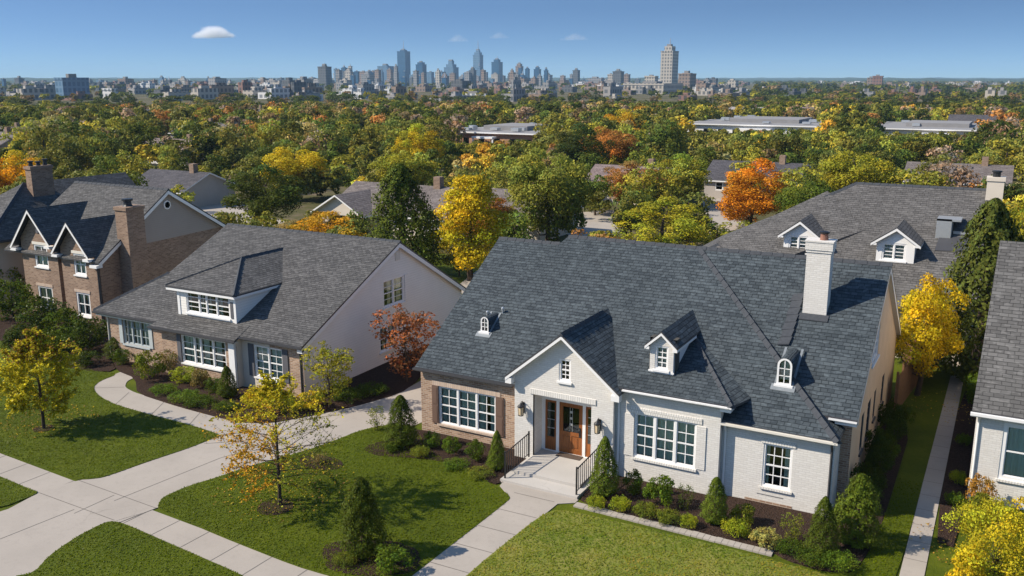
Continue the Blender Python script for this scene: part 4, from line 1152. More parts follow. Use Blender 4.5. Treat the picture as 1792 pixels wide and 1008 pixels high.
# ------------------------------------------------------------------ the two young lawn trees, limb by limb
def young_tree(name, xy, H, Rr, label, seed, colour_of, nlimb, twigs, leaves_per, leaf, bare, low=.2, droop=0):
    rng = np.random.default_rng(seed)
    r = empty(name, (xy[0], xy[1], 0.03), label, 'tree')
    mb = MB(); org = Vector((xy[0], xy[1], .03))
    trunk = [Vector((0, 0, -.05)), Vector((.02, .01, H * .18)), Vector((.0, .03, H * .36)), Vector((.04, 0, H * .6)), Vector((.02, .03, H * .82)), Vector((.05, 0, H))]
    rr = [.075, .06, .05, .036, .02, .006]
    mb.tube([p + org for p in trunk], rr, 8)
    P, Nn, T = [], [], []
    def along(pts, f):
        k = f * (len(pts) - 1); i = min(int(k), len(pts) - 2)
        return pts[i].lerp(pts[i + 1], k - i)
    for i in range(nlimb):
        f = low + (.96 - low) * (i + .5) / nlimb
        s = along(trunk, f)
        az = i * 2.399 + rng.uniform(-.3, .3)
        prof = math.sin(min(1, (f - .12) / .75) * math.pi * .82 + .42)
        ln = Rr * max(.25, prof) * rng.uniform(.8, 1.1)
        up = .25 + .8 * f
        d = Vector((math.cos(az), math.sin(az), up * .75)).normalized()
        e = s + d * ln
        mid = s.lerp(e, .5) + Vector((0, 0, -.04 * ln)) + Vector(rng.normal(0, .03 * ln, 3))
        e = e + Vector((0, 0, .1 * ln * rng.uniform(-1.2, .8) - droop * ln * (1 - f)))
        limb = [s, mid, e]
        r0 = .022 * (1.15 - f)
        mb.tube([p + org for p in limb], [r0, r0 * .6, .004], 5, cap=False)
        for k in range(twigs):
            g = rng.uniform(.25, 1.0)
            a = along(limb, g)
            td = (d + Vector(rng.normal(0, .65, 3))).normalized()
            tl = ln * rng.uniform(.2, .45) * (1.15 - .5 * g)
            b = a + td * tl
            mb.tube([a + org, a.lerp(b, .5) + Vector(rng.normal(0, .02, 3)) + org, b + org], [.006, .004, .002], 3, cap=False)
            n_l = rng.poisson(leaves_per * (1 - bare(a)))
            for q in range(n_l):
                h = rng.uniform(.15, 1.1)
                p = a.lerp(b, h) + Vector(rng.normal(0, .035, 3))
                P.append(p); Nn.append(Vector(rng.normal(0, .6, 3)) + Vector((0, 0, .8))); T.append(colour_of(p, rng))
    mb.build('trunk', 'bark', r)
    P, Nn = np.array(P), unit(np.array(Nn))
    v = leaf_arrays(P, Nn, leaf, rng)
    me = quads_mesh('crown', v, np.array(T), ['leaf'])
    o = bpy.data.objects.new('crown', me); COL.objects.link(o); o.parent = r
    return r

CR = Vector((math.cos(YAW), math.sin(YAW), 0))        # towards the right side of the photo
def c1(p, rng):
    base = np.array((.66, .54, .02)) if rng.random() < .6 else np.array((.44, .42, .03))
    if p.z > 3.2 and rng.random() < .3:
        base = np.array((.30, .13, .03))
    return base * rng.uniform(.7, 1.25)
young_tree('young_tree', (-34.33, 22.15), 4.25, 1.75, 'yellow-leaved young tree standing alone on the left lawn', 41, c1, 58, 16, 25, .10, lambda a: .0)
def c2(p, rng):
    x = p.dot(CR)
    if x < .1 and p.z < 3.3:
        base = np.array((.60, .30, .022)) if rng.random() < .7 else np.array((.64, .46, .025))
    elif p.z > 2.9:
        base = np.array((.52, .46, .025)) if rng.random() < .7 else np.array((.66, .47, .02))
    else:
        base = np.array((.30, .31, .035)) if rng.random() < .6 else np.array((.52, .42, .03))
    return base * rng.uniform(.7, 1.25)
young_tree('young_tree', (-20.80, 21.54), 4.55, 2.35, 'sparse young tree with orange and yellow leaves in a mulch ring on the middle lawn', 43, c2, 60, 16, 11,
           .09, lambda a: .62 if a.dot(CR) > .55 and a.z < 3.4 else (.1 if a.dot(CR) < 0 else .3), .2, .38)

# ------------------------------------------------------------------ larger trees one can tell apart
big = [  # kind, top of the crown on the ground plan, height, width, colour, label, name
 ('tall', (-33.57, 55.34), 7.9, 5.4, C['yellow'], 'tall bright yellow tree between the white gable and the dark blue roof', 'yellow_tree'),
 ('broad_b', (-33.79, 68.26), 9.3, 7.6, (.27, .28, .045), 'big mid-green tree with bare trunk showing, behind the bright yellow tree', 'green_tree'),
 ('big_cone', (-39.03, 54.62), 8.2, 6.0, C['deep'], 'dark green dense tree rising behind the ridge of the dormered low house', 'evergreen_tree'),
 ('broad', (-63.33, 66.26), 6.2, 8.0, C['deep'], 'wide dark green tree standing on the pale drive behind the left houses', 'green_tree'),
 ('broad_b', (-75.64, 84.12), 6.8, 8.0, C['yellow'], 'yellow tree peeking out right behind the wide dark green tree', 'yellow_tree'),
 ('maple', (-21.87, 88.26), 6.9, 6.8, C['orange'], 'brilliant orange tree left of the long grey roof, upright trunk visible', 'orange_tree'),
 ('airy', (-23.55, 68.30), 5.2, 8.0, C['lime'], 'loose yellow-green tree right behind the ridge of the brick house', 'yellow_green_tree'),
 ('broad', (-36.79, 95.36), 5.4, 7.6, C['rust'], 'rust brown spreading tree beyond the yellow-green one', 'rust_tree'),
 ('broad', (-77.55, 113.85), 7.8, 8.0, C['yellow'], 'round golden-yellow tree left of the terracotta building', 'yellow_tree'),
 ('broad_b', (-61.69, 86.42), 6.6, 8.0, C['ygreen'], 'yellow-green tree below the round golden-yellow one', 'yellow_green_tree'),
 ('broad', (-69.85, 173.92), 8.4, 11.0, C['gold'], 'large golden tree in the middle of the wood, far right of the terracotta building', 'golden_tree'),
 ('broad_b', (-51.39, 123.31), 8.0, 9.5, C['rust'], 'rusty orange tree just in front of the large golden tree', 'rust_tree'),
 ('broad', (-92.26, 59.82), 7.0, 7.0, (.80, .42, .015), 'golden orange tree at the left edge behind the dark chimney', 'golden_tree'),
 ('maple_high', (-2.75, 44.2), 6.1, 3.5, (.64, .46, .018), 'bright yellow maple beside the rear corner of the brick house', 'yellow_maple'),
 ('big_cone', (-.5, 47.8), 8.8, 5.0, (.085, .100, .020), 'tall dark green tree rising over the far end of the side path', 'evergreen_tree'),
 ('airy', (.6, 56), 8.0, 4.6, C['ygreen'], 'thin yellow-green tree beside the pale end chimney', 'yellow_green_tree'),
 ('twiggy', (-24.51, 34.37), 4.0, 4.1, (.36, .125, .05), 'red and orange twiggy tree against the white clapboard gable', 'red_tree'),
 ('twiggy', (-25.42, 29.78), 3.2, 3.0, C['ygreen'], 'thin yellow-green tree at the brick corner beneath the white gable', 'yellow_green_tree'),
 ('bushy', (.8, 27.7), 2.8, 3.0, (.52, .45, .025), 'big bright yellow bush in the bottom right corner', 'yellow_bush'),
 ('broad', (-39.40, 67.57), 5.0, 5.6, C['rust'], 'pinkish rust tree behind the top of the bright yellow tree', 'rust_tree'),
 ('broad_b', (-15.14, 81.50), 6.5, 6.0, C['green'], 'mid-green tree between the orange tree and the long grey roof', 'green_tree'),
 ('broad', (-33.39, 101.16), 6.0, 7.5, C['ygreen'], 'yellow-green tree beyond the rust brown spreading tree', 'yellow_green_tree'),
 ('broad_b', (-14.36, 100.94), 7.5, 8.5, C['ygreen'], 'tall yellow-green tree above the left end of the long grey roof', 'yellow_green_tree'),
 ('conifer', (-24.88, 158.50), 8.6, 7.0, C['dark'], 'dark pointed conifer between the two pale flat buildings on the right', 'conifer'),
 ('broad', (-51.68, 112.95), 8.5, 9.0, C['dark'], 'very dark green tree right of the terracotta building', 'green_tree'),
 ('airy', (-46.88, 55.83), 4.0, 7.5, C['gold'], 'low golden bush in front of the white-gabled brown-roofed house', 'golden_bush'),
 ('airy', (-51.54, 56.35), 3.0, 4.0, C['tan'], 'low pale tan bush under the wide dark green tree', 'tan_bush'),
 ('broad', (1.8, 62), 7.6, 5.0, C['ygreen'], 'yellow-green round tree at the right edge behind the long grey roof', 'yellow_green_tree'),
]
for kind, xy, h, wd, col, label, name in big:
    put_tree(kind, name, xy, h, wd, col, label)

# ------------------------------------------------------------------ shrubs and small evergreens around the houses
shr = [
 ('cone_shrub', (-30.43, 28.66), 1.5, .95, C['deep'], 'conical evergreen between the two window bays of the dormered low house'),
 ('cone_shrub_b', (-20.16, 27.80), 2.1, 1.25, C['deep'], 'broad conical evergreen beside the driveway, left of the brick wing'),
 ('cone_shrub', (-15.70, 27.63), 1.55, .72, C['green'], 'slim conical evergreen just left of the entry steps'),
 ('cone_shrub', (-11.33, 27.51), 2.2, 1.05, C['green'], 'bright conical evergreen just right of the entry steps'),
 ('cone_shrub_b', (-7.35, 27.38), 1.62, .85, C['green'], 'conical evergreen in front of the inner corner of white brick'),
 ('cone_shrub', (-3.89, 26.99), 1.9, 1.0, C['deep'], 'conical evergreen at the right corner of the white brick house'),
 ('cone_loose', (-3.06, 28.13), 2.35, 1.5, C['green'], 'loose evergreen with yellow tips at the corner beside the tan gable'),
 ('cone_loose', (-16.25, 20.26), 2.5, 1.35, C['deep'], 'dark bushy evergreen in the round mulch bed near the front walk'),
 ('round_shrub', (-18.97, 28.19), .72, .75, C['green'], 'round green shrub under the left end of the brick wing window'),
 ('round_shrub_b', (-18.03, 28.12), .74, .8, C['green'], 'round green shrub under the middle of the brick wing window'),
 ('round_shrub', (-16.84, 27.96), .85, .9, C['deep'], 'round darker shrub under the right end of the brick wing window'),
 ('spread_shrub', (-18.95, 27.31), .42, .9, C['olive'], 'low light green shrub in front of the left round shrub'),
 ('spread_shrub', (-20.15, 27.29), .35, .95, C['deep'], 'low dark creeping shrub at the foot of the broad conical evergreen'),
 ('spread_shrub', (-17.12, 27.09), .3, 1.2, C['green'], 'low creeping shrub in front of the middle round shrub'),
 ('spread_shrub', (-15.94, 26.87), .3, 1.2, C['olive'], 'low creeping shrub in front of the slim conical evergreen'),
 ('wispy_shrub', (-22.00, 28.65), 1.1, 1.1, C['olive'], 'bare twiggy shrub on the driveway edge by the broad conical evergreen'),
 ('round_shrub', (-10.47, 28.08), .95, .85, C['deep'], 'dark round shrub behind the right conical evergreen of the steps'),
 ('round_shrub_b', (-9.37, 27.73), 1.2, 1.1, C['green'], 'tallest round shrub, below the triple window in white brick'),
 ('wispy_shrub', (-8.54, 27.80), 1.0, .85, C['deep'], 'thin dark shrub under the right end of the triple window'),
 ('round_shrub_b', (-6.53, 27.83), .75, .85, C['olive'], 'loose shrub in the shaded inner corner left of the single window'),
 ('spread_shrub', (-11.23, 26.48), .46, .8, C['ygreen'], 'bright yellow-green shrub nearest the entry steps'),
 ('spread_shrub', (-10.46, 26.75), .5, .85, C['ygreen'], 'bright yellow-green shrub in front of the dark round shrub'),
 ('spread_shrub', (-9.52, 26.70), .5, 1.0, C['olive'], 'olive low shrub in front of the tallest round shrub'),
 ('spread_shrub', (-8.67, 26.66), .48, .95, C['olive'], 'olive low shrub in the middle of the mulch strip'),
 ('spread_shrub', (-8.04, 26.69), .46, .7, C['ygreen'], 'small yellow-tipped shrub beside the corner conical evergreen'),
 ('spread_shrub', (-6.52, 26.96), .55, 1.05, C['ygreen'], 'bright yellow-green shrub under the single window, left side'),
 ('round_shrub_b', (-5.55, 26.73), .6, 1.0, C['tan'], 'shrub with white flowers under the single window'),
 ('wispy_shrub', (-4.85, 27.36), 1.05, 1.05, C['olive'], 'feathery grey-green shrub right of the white-flowered one'),
 ('spread_shrub', (-4.69, 26.56), .42, 1.1, C['deep'], 'dark spreading shrub in front of the feathery one'),
 ('spread_shrub', (-3.97, 26.33), .42, 1.2, C['deep'], 'dark spreading shrub in front of the corner conical evergreen'),
 ('spread_shrub', (-3.30, 26.40), .5, 1.2, C['green'], 'dark spreading shrub at the bed tip near the side lawn'),
 ('round_shrub_b', (-14.94, 19.90), .85, 1.3, C['green'], 'green shrub right of the bushy evergreen in the round mulch bed'),
 ('spread_shrub', (-16.33, 19.44), .4, .8, C['olive'], 'small hosta-like shrub left of the bushy evergreen in the round mulch bed'),
 ('wispy_shrub', (-21.92, 24.95), .5, .9, C['brown'], 'low dry stems in the mulch patch by the driveway'),
 # bed in front of the dormered low house
 ('round_shrub_b', (-35.73, 28.73), 1.5, 1.5, C['olive'], 'tall loose green shrub at the end of the curved walk'),
 ('round_shrub', (-35.46, 29.89), 1.4, 1.3, C['brown'], 'reddish brown shrub beside the curved walk end'),
 ('round_shrub', (-33.73, 29.15), .85, 1.4, C['ygreen'], 'bright green rounded shrub under the window bay'),
 ('round_shrub_b', (-32.69, 29.14), .95, 1.1, C['brown'], 'brownish shrub under the right part of the window bay'),
 ('round_shrub', (-31.39, 28.75), .8, .9, C['deep'], 'dark shrub next to the low house conical evergreen'),
 ('spread_shrub', (-33.51, 27.60), .4, 1.5, C['green'], 'creeping juniper nearest the curved walk'),
 ('spread_shrub', (-31.92, 27.41), .45, 1.7, C['green'], 'creeping juniper second along the curved walk'),
 ('spread_shrub', (-30.67, 27.25), .45, 1.6, C['deep'], 'creeping juniper third along the curved walk'),
 ('spread_shrub', (-29.31, 27.49), .4, 1.4, C['deep'], 'creeping juniper near the driveway corner'),
 ('round_shrub_b', (-28.20, 28.35), 1.1, 1.5, C['yellow'], 'yellow shrub under the two-part window with grey shutters'),
 ('round_shrub_b', (-26.92, 28.48), 1.0, 1.5, C['ygreen'], 'yellow-green shrub under the brick corner of the low house'),
 ('round_shrub_b', (-26.15, 29.38), .8, 1.4, C['yellow'], 'low yellow shrub along the driveway beneath the white gable'),
 ('spread_shrub', (-25.36, 30.99), .5, 1.8, C['deep'], 'dark low hedge piece along the white gable, near end'),
 ('spread_shrub', (-25.01, 32.23), .5, 1.8, C['deep'], 'dark low hedge piece along the white gable, far end'),
 ('round_shrub', (-38.76, 29.66), .9, 1.0, C['deep'], 'dark shrub at the brick corner next to the drain pipe'),
 ('cone_loose', (-40.04, 30.30), 1.2, 1.2, C['deep'], 'dark pointed shrub between the two left houses'),
 # in front of the two storey house
 ('round_shrub', (-52.21, 32.65), 2.6, 2.8, C['deep'], 'tall dark shrub left of the twin gables, by the photo edge'),
 ('round_shrub_b', (-56.87, 35.06), 2.8, 3.0, C['olive'], 'olive shrub climbing the wall at the left photo edge'),
 ('round_shrub', (-47.77, 31.45), 2.2, 3.0, C['dark'], 'very dark big shrub below the left gable'),
 ('round_shrub_b', (-44.92, 31.02), 2.0, 2.6, C['deep'], 'dark green shrub below the right gable'),
 ('round_shrub', (-42.38, 30.54), 1.9, 2.4, C['dark'], 'very dark shrub at the shaded gap before the low house'),
 ('round_shrub_b', (-43.47, 29.12), 1.3, 2.2, C['deep'], 'dark green shrub behind the yellow young tree'),
 ('round_shrub_b', (-45.78, 29.05), 1.5, 2.4, C['dark'], 'very dark low shrub left of the yellow young tree'),
 ('round_shrub_b', (-40.45, 28.74), .8, 1.6, C['dark'], 'dark low shrub at the back edge of the left lawn'),
 # side passage
 ('round_shrub', (-3.1, 30.6), 1.1, 1.0, C['dark'], 'dark shrub along the tan gable, nearest the street'),
 ('round_shrub_b', (-3.05, 32.2), 1.0, 1.0, C['dark'], 'dark shrub along the tan gable, second from the street'),
 ('round_shrub', (-3.1, 33.9), 1.2, 1.1, C['dark'], 'dark shrub along the middle of the tan gable'),
 ('round_shrub_b', (-3.05, 35.6), 1.1, 1.0, C['deep'], 'green shrub along the far half of the tan gable'),
 ('round_shrub', (-3.0, 37.4), 1.1, 1.0, C['dark'], 'dark shrub along the far end of the tan gable'),
 ('round_shrub_b', (-2.9, 39.4), 1.1, .9, C['deep'], 'green shrub before the wooden fence'),
 ('round_shrub_b', (-3.3, 31.4), 1.5, 1.1, C['dark'], 'taller dark shrub close to the tan gable wall, near the corner'),
 ('round_shrub', (-3.35, 34.8), 1.6, 1.2, C['dark'], 'taller dark shrub close to the tan gable wall, midway along'),
 ('round_shrub_b', (-3.3, 38.4), 1.5, 1.2, C['dark'], 'taller dark shrub close to the tan gable wall, before the fence'),
 ('round_shrub', (-2.2, 50.2), 2.6, 2.4, C['dark'], 'dark bush closing the far end of the side path, left half'),
 ('round_shrub_b', (-.2, 50.6), 2.8, 2.4, C['deep'], 'green bush closing the far end of the side path, right half'),
 ('round_shrub', (-3.9, 49.3), 2.2, 2.2, C['dark'], 'dark bush behind the end of the wooden fence'),
 ('round_shrub', (-.35, 44.2), 1.5, 1.2, C['green'], 'bright green round shrub against the corner of the edge house'),
 ('spread_shrub', (-.55, 38.6), .5, .7, C['green'], 'low green shrub on the right of the side path, far'),
 ('spread_shrub', (-.5, 34.6), .5, .7, C['ygreen'], 'low light green shrub on the right of the side path, middle'),
 ('spread_shrub', (-.5, 32.6), .5, .75, C['green'], 'low green shrub on the right of the side path below the wall corner'),
 ('round_shrub', (.25, 32.6), 1.3, 1.0, C['rust'], 'rusty shrub against the white brick of the edge house'),
 ('round_shrub_b', (.2, 31.4), 1.2, .9, C['olive'], 'olive shrub behind the big bright yellow bush'),
 ('round_shrub_b', (.1, 26.6), 1.3, 1.2, C['yellow'], 'smaller yellow bush against the bottom edge beside the side path'),
]
for kind, xy, h, wd, col, label in shr:
    k3 = (.85, .88, .8) if kind.startswith('cone') else (1.0, 1.2, .9)
    col = tuple(c * k for c, k in zip(col, k3)) if col != C['yellow'] else col
    put_tree(kind, {'cone_shrub': 'conical_evergreen', 'cone_shrub_b': 'conical_evergreen', 'cone_loose': 'loose_evergreen', 'spread_shrub': 'low_shrub',
                    'wispy_shrub': 'twiggy_shrub'}.get(kind, 'round_shrub'), xy, h, wd, col, label, 'shrub', z=.03)
# ================================================================== ground, pavements, beds
def chaikin(pts, n=2):
    for _ in range(n):
        q = []
        for i in range(len(pts)):
            a, b = pts[i], pts[(i + 1) % len(pts)]
            q += [(a[0] * .8 + b[0] * .2, a[1] * .8 + b[1] * .2), (a[0] * .2 + b[0] * .8, a[1] * .2 + b[1] * .8)]
        pts = q
    return pts

def sheet(name, mat, pts, z, th=.06, smooth=0, side=None):
    if smooth:
        pts = chaikin(pts, smooth)
    bm = bmesh.new()
    vs = [bm.verts.new((x, y, z)) for x, y in pts]
    f = bm.faces.new(vs); f.normal_update()
    if f.normal.z < 0:
        f.normal_flip()
    r = bmesh.ops.extrude_face_region(bm, geom=[f])
    for v in [g for g in r['geom'] if isinstance(g, bmesh.types.BMVert)]:
        v.co.z = z
    for v in vs:
        v.co.z = z - th
    bmesh.ops.triangulate(bm, faces=bm.faces[:])
    bmesh.ops.recalc_face_normals(bm, faces=bm.faces[:])
    me = bpy.data.meshes.new(name); bm.to_mesh(me); bm.free()
    me.materials.append(M[mat])
    o = bpy.data.objects.new(name, me); COL.objects.link(o)
    return tag(o, kind='structure')

def groundmat():
    m, nt, out = new_mat('suburb_ground')
    v = coords(nt)
    a = noise(nt, v, .02, 5); b = noise(nt, v, .25, 5, .65); c = noise(nt, v, 2.5, 4, .7)
    col = ramp(nt, b, [(.3, (.055, .060, .020)), (.5, (.10, .095, .036)), (.68, (.20, .15, .10))])
    col = mixc(nt, ramp(nt, a, [(.45, 0.0), (.7, .6)]), col, (.24, .185, .145))
    col = mixc(nt, math_(nt, 'MULTIPLY', c, .4), col, (.02, .022, .01))
    surf(nt, out, col, .95, .1)
    return m
M['ground'] = groundmat()
gm = MB(); gm.face([(-9500, -4000, 0), (9500, -4000, 0), (9500, 9500, 0), (-9500, 9500, 0)])
tag(gm.build('ground', 'ground'), kind='structure')

# turf under everything near the houses, then the paler right lawn, walks and beds as thin raised sheets
sheet('back_yard', 'lawn_dark', [(-75, 18.8), (12, 14), (12, 60), (-20, 64), (-75, 62)], .012, .01)
lawn_l = [(-75, 21.8), (-33.54, 19.73), (-31.32, 19.65), (-29.26, 19.55), (-28.68, 19.59), (-28.32, 19.85), (-28.04, 20.16), (-27.78, 21.94), (-27.43, 23.58), (-27.34, 24.83), (-27.27, 25.14), (-27.95, 25.27), (-29.46, 25.40), (-31.81, 25.41), (-34.26, 25.54), (-35.96, 25.99), (-37.12, 26.64), (-37.63, 27.41), (-37.77, 28.63), (-39.63, 28.13), (-55, 33.5), (-75, 33.5)]
lawn_m = [(-24.40, 19.44), (-24.84, 20.04), (-24.75, 21.13), (-24.39, 22.15), (-24.08, 23.42), (-23.27, 25.39), (-22.88, 26.78), (-22.63, 28.39), (-21.94, 29.49), (-21.12, 29.87), (-18.46, 27.57), (-16.25, 27.10), (-15.51, 26.55), (-14.12, 25.94), (-14.10, 25.20), (-14.22, 20.00), (-14.22, 19.2), (-16.80, 18.67), (-21.12, 18.99), (-23.99, 19.33)]
lawn_s = [(-24.12, 14.72), (-24.65, 15.56), (-24.96, 16.73), (-25.01, 17.66), (-24.95, 17.96), (-24.52, 18.11), (-21.37, 17.82), (-18.65, 17.59), (-12.4, 16.6), (-12.4, 14.2), (-24.6, 14.2)]
lawn_w = [(-75, 20.4), (-31.48, 18.40), (-29.58, 18.24), (-28.98, 18.25), (-28.94, 17.81), (-28.99, 16.79), (-31.5, 14.2), (-75, 14.2)]
lawn_r = [(-12.59, 25.64), (-11.73, 25.96), (-5.69, 25.98), (-4.76, 25.86), (-3.60, 25.83), (-3.2, 25.6), (-2.2, 25.2), (-1.8, 19), (-12.8, 19.0), (-12.82, 20.77), (-12.79, 22.14)]
lawn_p = [(-1.68, 25.5), (-1.6, 40), (-1.56, 52), (-2.5, 52), (-2.5, 40), (-2.45, 32), (-2.59, 27.94), (-2.83, 26.25), (-2.2, 25.2)]
for pts, mat in ((lawn_l, 'lawn_dark'), (lawn_m, 'lawn_dark'), (lawn_s, 'lawn_dark'), (lawn_w, 'lawn_dark'), (lawn_r, 'lawn_right'), (lawn_p, 'lawn_dark')):
    sheet('lawn', mat, pts, .05, .05, 2)

sheet('street', 'asphalt', [(-90, 4), (40, 4), (40, 12.6), (-90, 12.6)], .02, .02)
k = MB(); k.box(-90, 12.6, 0, 40, 12.8, .14); tag(k.build('street_kerb', 'concrete'), kind='structure')
sw = lambda x: 19.72 - .055 * (x + 33.5)
sheet('sidewalk', 'concrete', [(-75, sw(-75)), (-75, sw(-75) - 1.45), (12, sw(12) - 1.45), (12, sw(12))], .026, .02)
drive = [(-31.5, 12.8), (-29.8, 15), (-28.67, 16.59), (-28.98, 18.25), (-28.68, 19.59), (-28.04, 20.16), (-27.27, 25.14), (-27.92, 26.68), (-26.56, 27.13), (-25.59, 28.73), (-24.66, 30.52), (-23.98, 32.61), (-24.0, 34.2), (-24.6, 43), (-21.4, 43), (-21.3, 33), (-20.9, 30.5), (-21.01, 29.70), (-21.87, 29.38), (-22.47, 28.18), (-23.16, 25.26), (-24.28, 22.04), (-24.29, 19.35), (-24.89, 17.91), (-24.86, 16.66), (-24.03, 14.66), (-24.4, 12.8)]
sheet('driveway', 'concrete', drive, .032, .02, 1)
walk_l = [(-27.92, 26.68), (-31.07, 26.87), (-34.56, 27.03), (-35.81, 27.35), (-36.49, 28.03), (-36.63, 28.64), (-36.24, 29.97), (-37.43, 30.39), (-37.98, 29.24), (-37.86, 28.07), (-37.75, 27.34), (-37.12, 26.54), (-35.78, 25.83), (-34.07, 25.39), (-31.59, 25.22), (-29.25, 25.21), (-27.09, 24.97), (-27.26, 25.79)]
sheet('curved_walk', 'concrete', walk_l, .036, .02, 2)
sheet('front_walk', 'concrete', [(-14.2, 17.4), (-14.25, 25.9), (-14.95, 26.5), (-15.0, 26.83), (-12.0, 26.83), (-12.0, 26.55), (-12.5, 26.2), (-12.75, 20.8), (-12.8, 17.4)], .040, .02)
sheet('side_path', 'concrete', [(-1.66, 17), (-1.60, 52), (-.98, 52), (-1.0, 17)], .040, .02)
pv = MB()
a, b = Vector((*(-11.95, 26.42), 0)), Vector((*(-5.20, 26.28), 0))
n = 34
for i in range(n):
    p = a.lerp(b, i / n); q = a.lerp(b, (i + .95) / n); dn = Vector((0, .27, 0)); j = Vector((0, random.uniform(-.008, .008), random.uniform(0, .012)))
    pv.vbox(p - dn * .5 + j, q - p, dn * 1.15, (0, 0, .062))
pv.box(-15.9, 26.78, 0, -15.0, 26.96, .06)
tag(pv.build('paver_edging', 'concrete'), kind='structure')
# joints sawn into the slabs
jt = MB()
def joint(p, q, w=.028, z=.046):
    p, q = Vector((p[0], p[1], z)), Vector((q[0], q[1], z)); s = Vector((0, 0, 1)).cross((q - p).normalized()) * w / 2
    jt.face([p - s, q - s, q + s, p + s])
for x in np.arange(-52, 10, 1.45):
    joint((x, sw(x) - 1.44), (x + .03, sw(x) - .01), z=.0305)
for p, q in (((-28.94, 18.22), (-24.87, 18.10)), ((-28.63, 19.56), (-24.35, 19.37)), ((-26.47, 19.36), (-26.47, 17.78)), ((-26.98, 15.50), (-26.73, 17.97)), ((-26.09, 19.06), (-25.62, 23.48)), ((-25.62, 23.48), (-24.21, 27.67)), ((-24.36, 19.41), (-24.76, 17.14)), ((-27.16, 25.07), (-24.21, 23.11)), ((-25.70, 28.67), (-22.89, 26.98))):
    joint(p, q, z=.0365)
for y in np.arange(19.5, 26.5, 1.35):
    joint((-14.22, y), (-12.66, y + .02), z=.0445)
for y in np.arange(18, 51, 1.25):
    joint((-1.63, y), (-1.0, y), .02, z=.0445)
for p, q in (((-31.64, 25.27), (-32.65, 27.01)), ((-29.30, 25.26), (-30.12, 26.73)), ((-34.13, 25.44), (-35.02, 26.96)), ((-37.00, 26.61), (-35.84, 27.34))):
    joint(p, q, z=.0405)
tag(jt.build('pavement_joints', 'joint'), kind='structure')
# mulch beds, gently mounded
def bed(pts, z=.06, name='mulch_bed'):
    o = sheet(name, 'mulch', pts, z, .06, 1)
    return o
bed([(-20.6, 29.7), (-20.9, 28.6), (-21.43, 26.84), (-20.55, 26.49), (-19.36, 26.90), (-18.25, 27.25), (-17.23, 27.27), (-16.26, 27.04), (-15.56, 26.58), (-15.03, 26.54), (-15.15, 27.2), (-15.15, 29.1), (-15.7, 29.5), (-15.7, 29.7)], .062)
bed([(-12.02, 29.2), (-12.02, 26.9), (-11.55, 26.69), (-8.04, 26.51), (-5.28, 26.47), (-4.76, 26.13), (-3.63, 26.00), (-2.80, 26.41), (-2.62, 28.13), (-2.5, 30.5), (-2.55, 40), (-3.8, 40), (-3.8, 30), (-4.1, 29.6), (-7.9, 29.6), (-7.9, 29.3), (-11.7, 29.3)], .062)
bed([(-34.56, 27.03), (-31.53, 26.70), (-29.07, 26.59), (-27.87, 26.56), (-26.51, 27.08), (-25.54, 28.67), (-24.62, 30.47), (-23.84, 32.87), (-24.2, 35), (-27.2, 42), (-27.2, 30.2), (-31, 30.1), (-36, 29.8), (-36, 30.2), (-40.4, 30.2), (-38.25, 28.88), (-36.49, 28.52)], .062)
bed([(-17.42, 19.70), (-17.62, 20.07), (-17.51, 20.38), (-17.08, 20.86), (-15.90, 21.38), (-14.94, 21.29), (-14.39, 20.69), (-14.28, 20.05), (-15.37, 19.23), (-16.59, 18.97)], .066)
bed([((-20.82, 21.34)[0] + .62 * math.cos(t), (-20.82, 21.34)[1] + .62 * math.sin(t)) for t in np.arange(0, 6.28, .5)], .07)
bed([((-34.33, 22.15)[0] + .42 * math.cos(t), (-34.33, 22.15)[1] + .42 * math.sin(t)) for t in np.arange(0, 6.28, .5)], .07)
bed([((-21.88, 24.97)[0] + .95 * math.cos(t), (-21.88, 24.97)[1] + .6 * math.sin(t)) for t in np.arange(0, 6.28, .5)], .07)
bed([(-55.8, 34.5), (-56, 32.5), (-48.26, 29.20), (-43.48, 27.98), (-39.89, 27.99), (-38.10, 28.76), (-40.5, 30.2), (-40.6, 33), (-46, 36), (-46.5, 34.6)], .064)
bed([(-.98, 29.6), (-.2, 29.4), (-.15, 45), (-.98, 46)], .06)
sheet('back_drive', 'concrete', [(-91.90, 81.29), (-88.60, 85.80), (-68.45, 71.83), (-60.17, 68.56), (-67.08, 64.79), (-77.69, 70.63)], .03, .02)
sheet('back_drive', 'concrete', [(-38.21, 80.53), (-41.13, 90.57), (-37.80, 94.40), (-32.80, 84.29), (-31.70, 75.91), (-34.43, 74.42)], .03, .02)
sheet('back_drive', 'concrete', [(-33.30, 109.99), (-33.74, 120.00), (-26.71, 98.43), (-22.17, 89.28), (-24.24, 82.80)], .03, .02)
sheet('back_drive', 'concrete', [(-50.51, 76.30), (-50.96, 81.36), (-46.27, 81.65), (-40.81, 70.94), (-44.90, 68.71)], .03, .02)
sheet('back_drive', 'concrete', [(-33.29, 52.65), (-35.22, 59.44), (-33.90, 58.22), (-31.15, 50.90)], .03, .02)

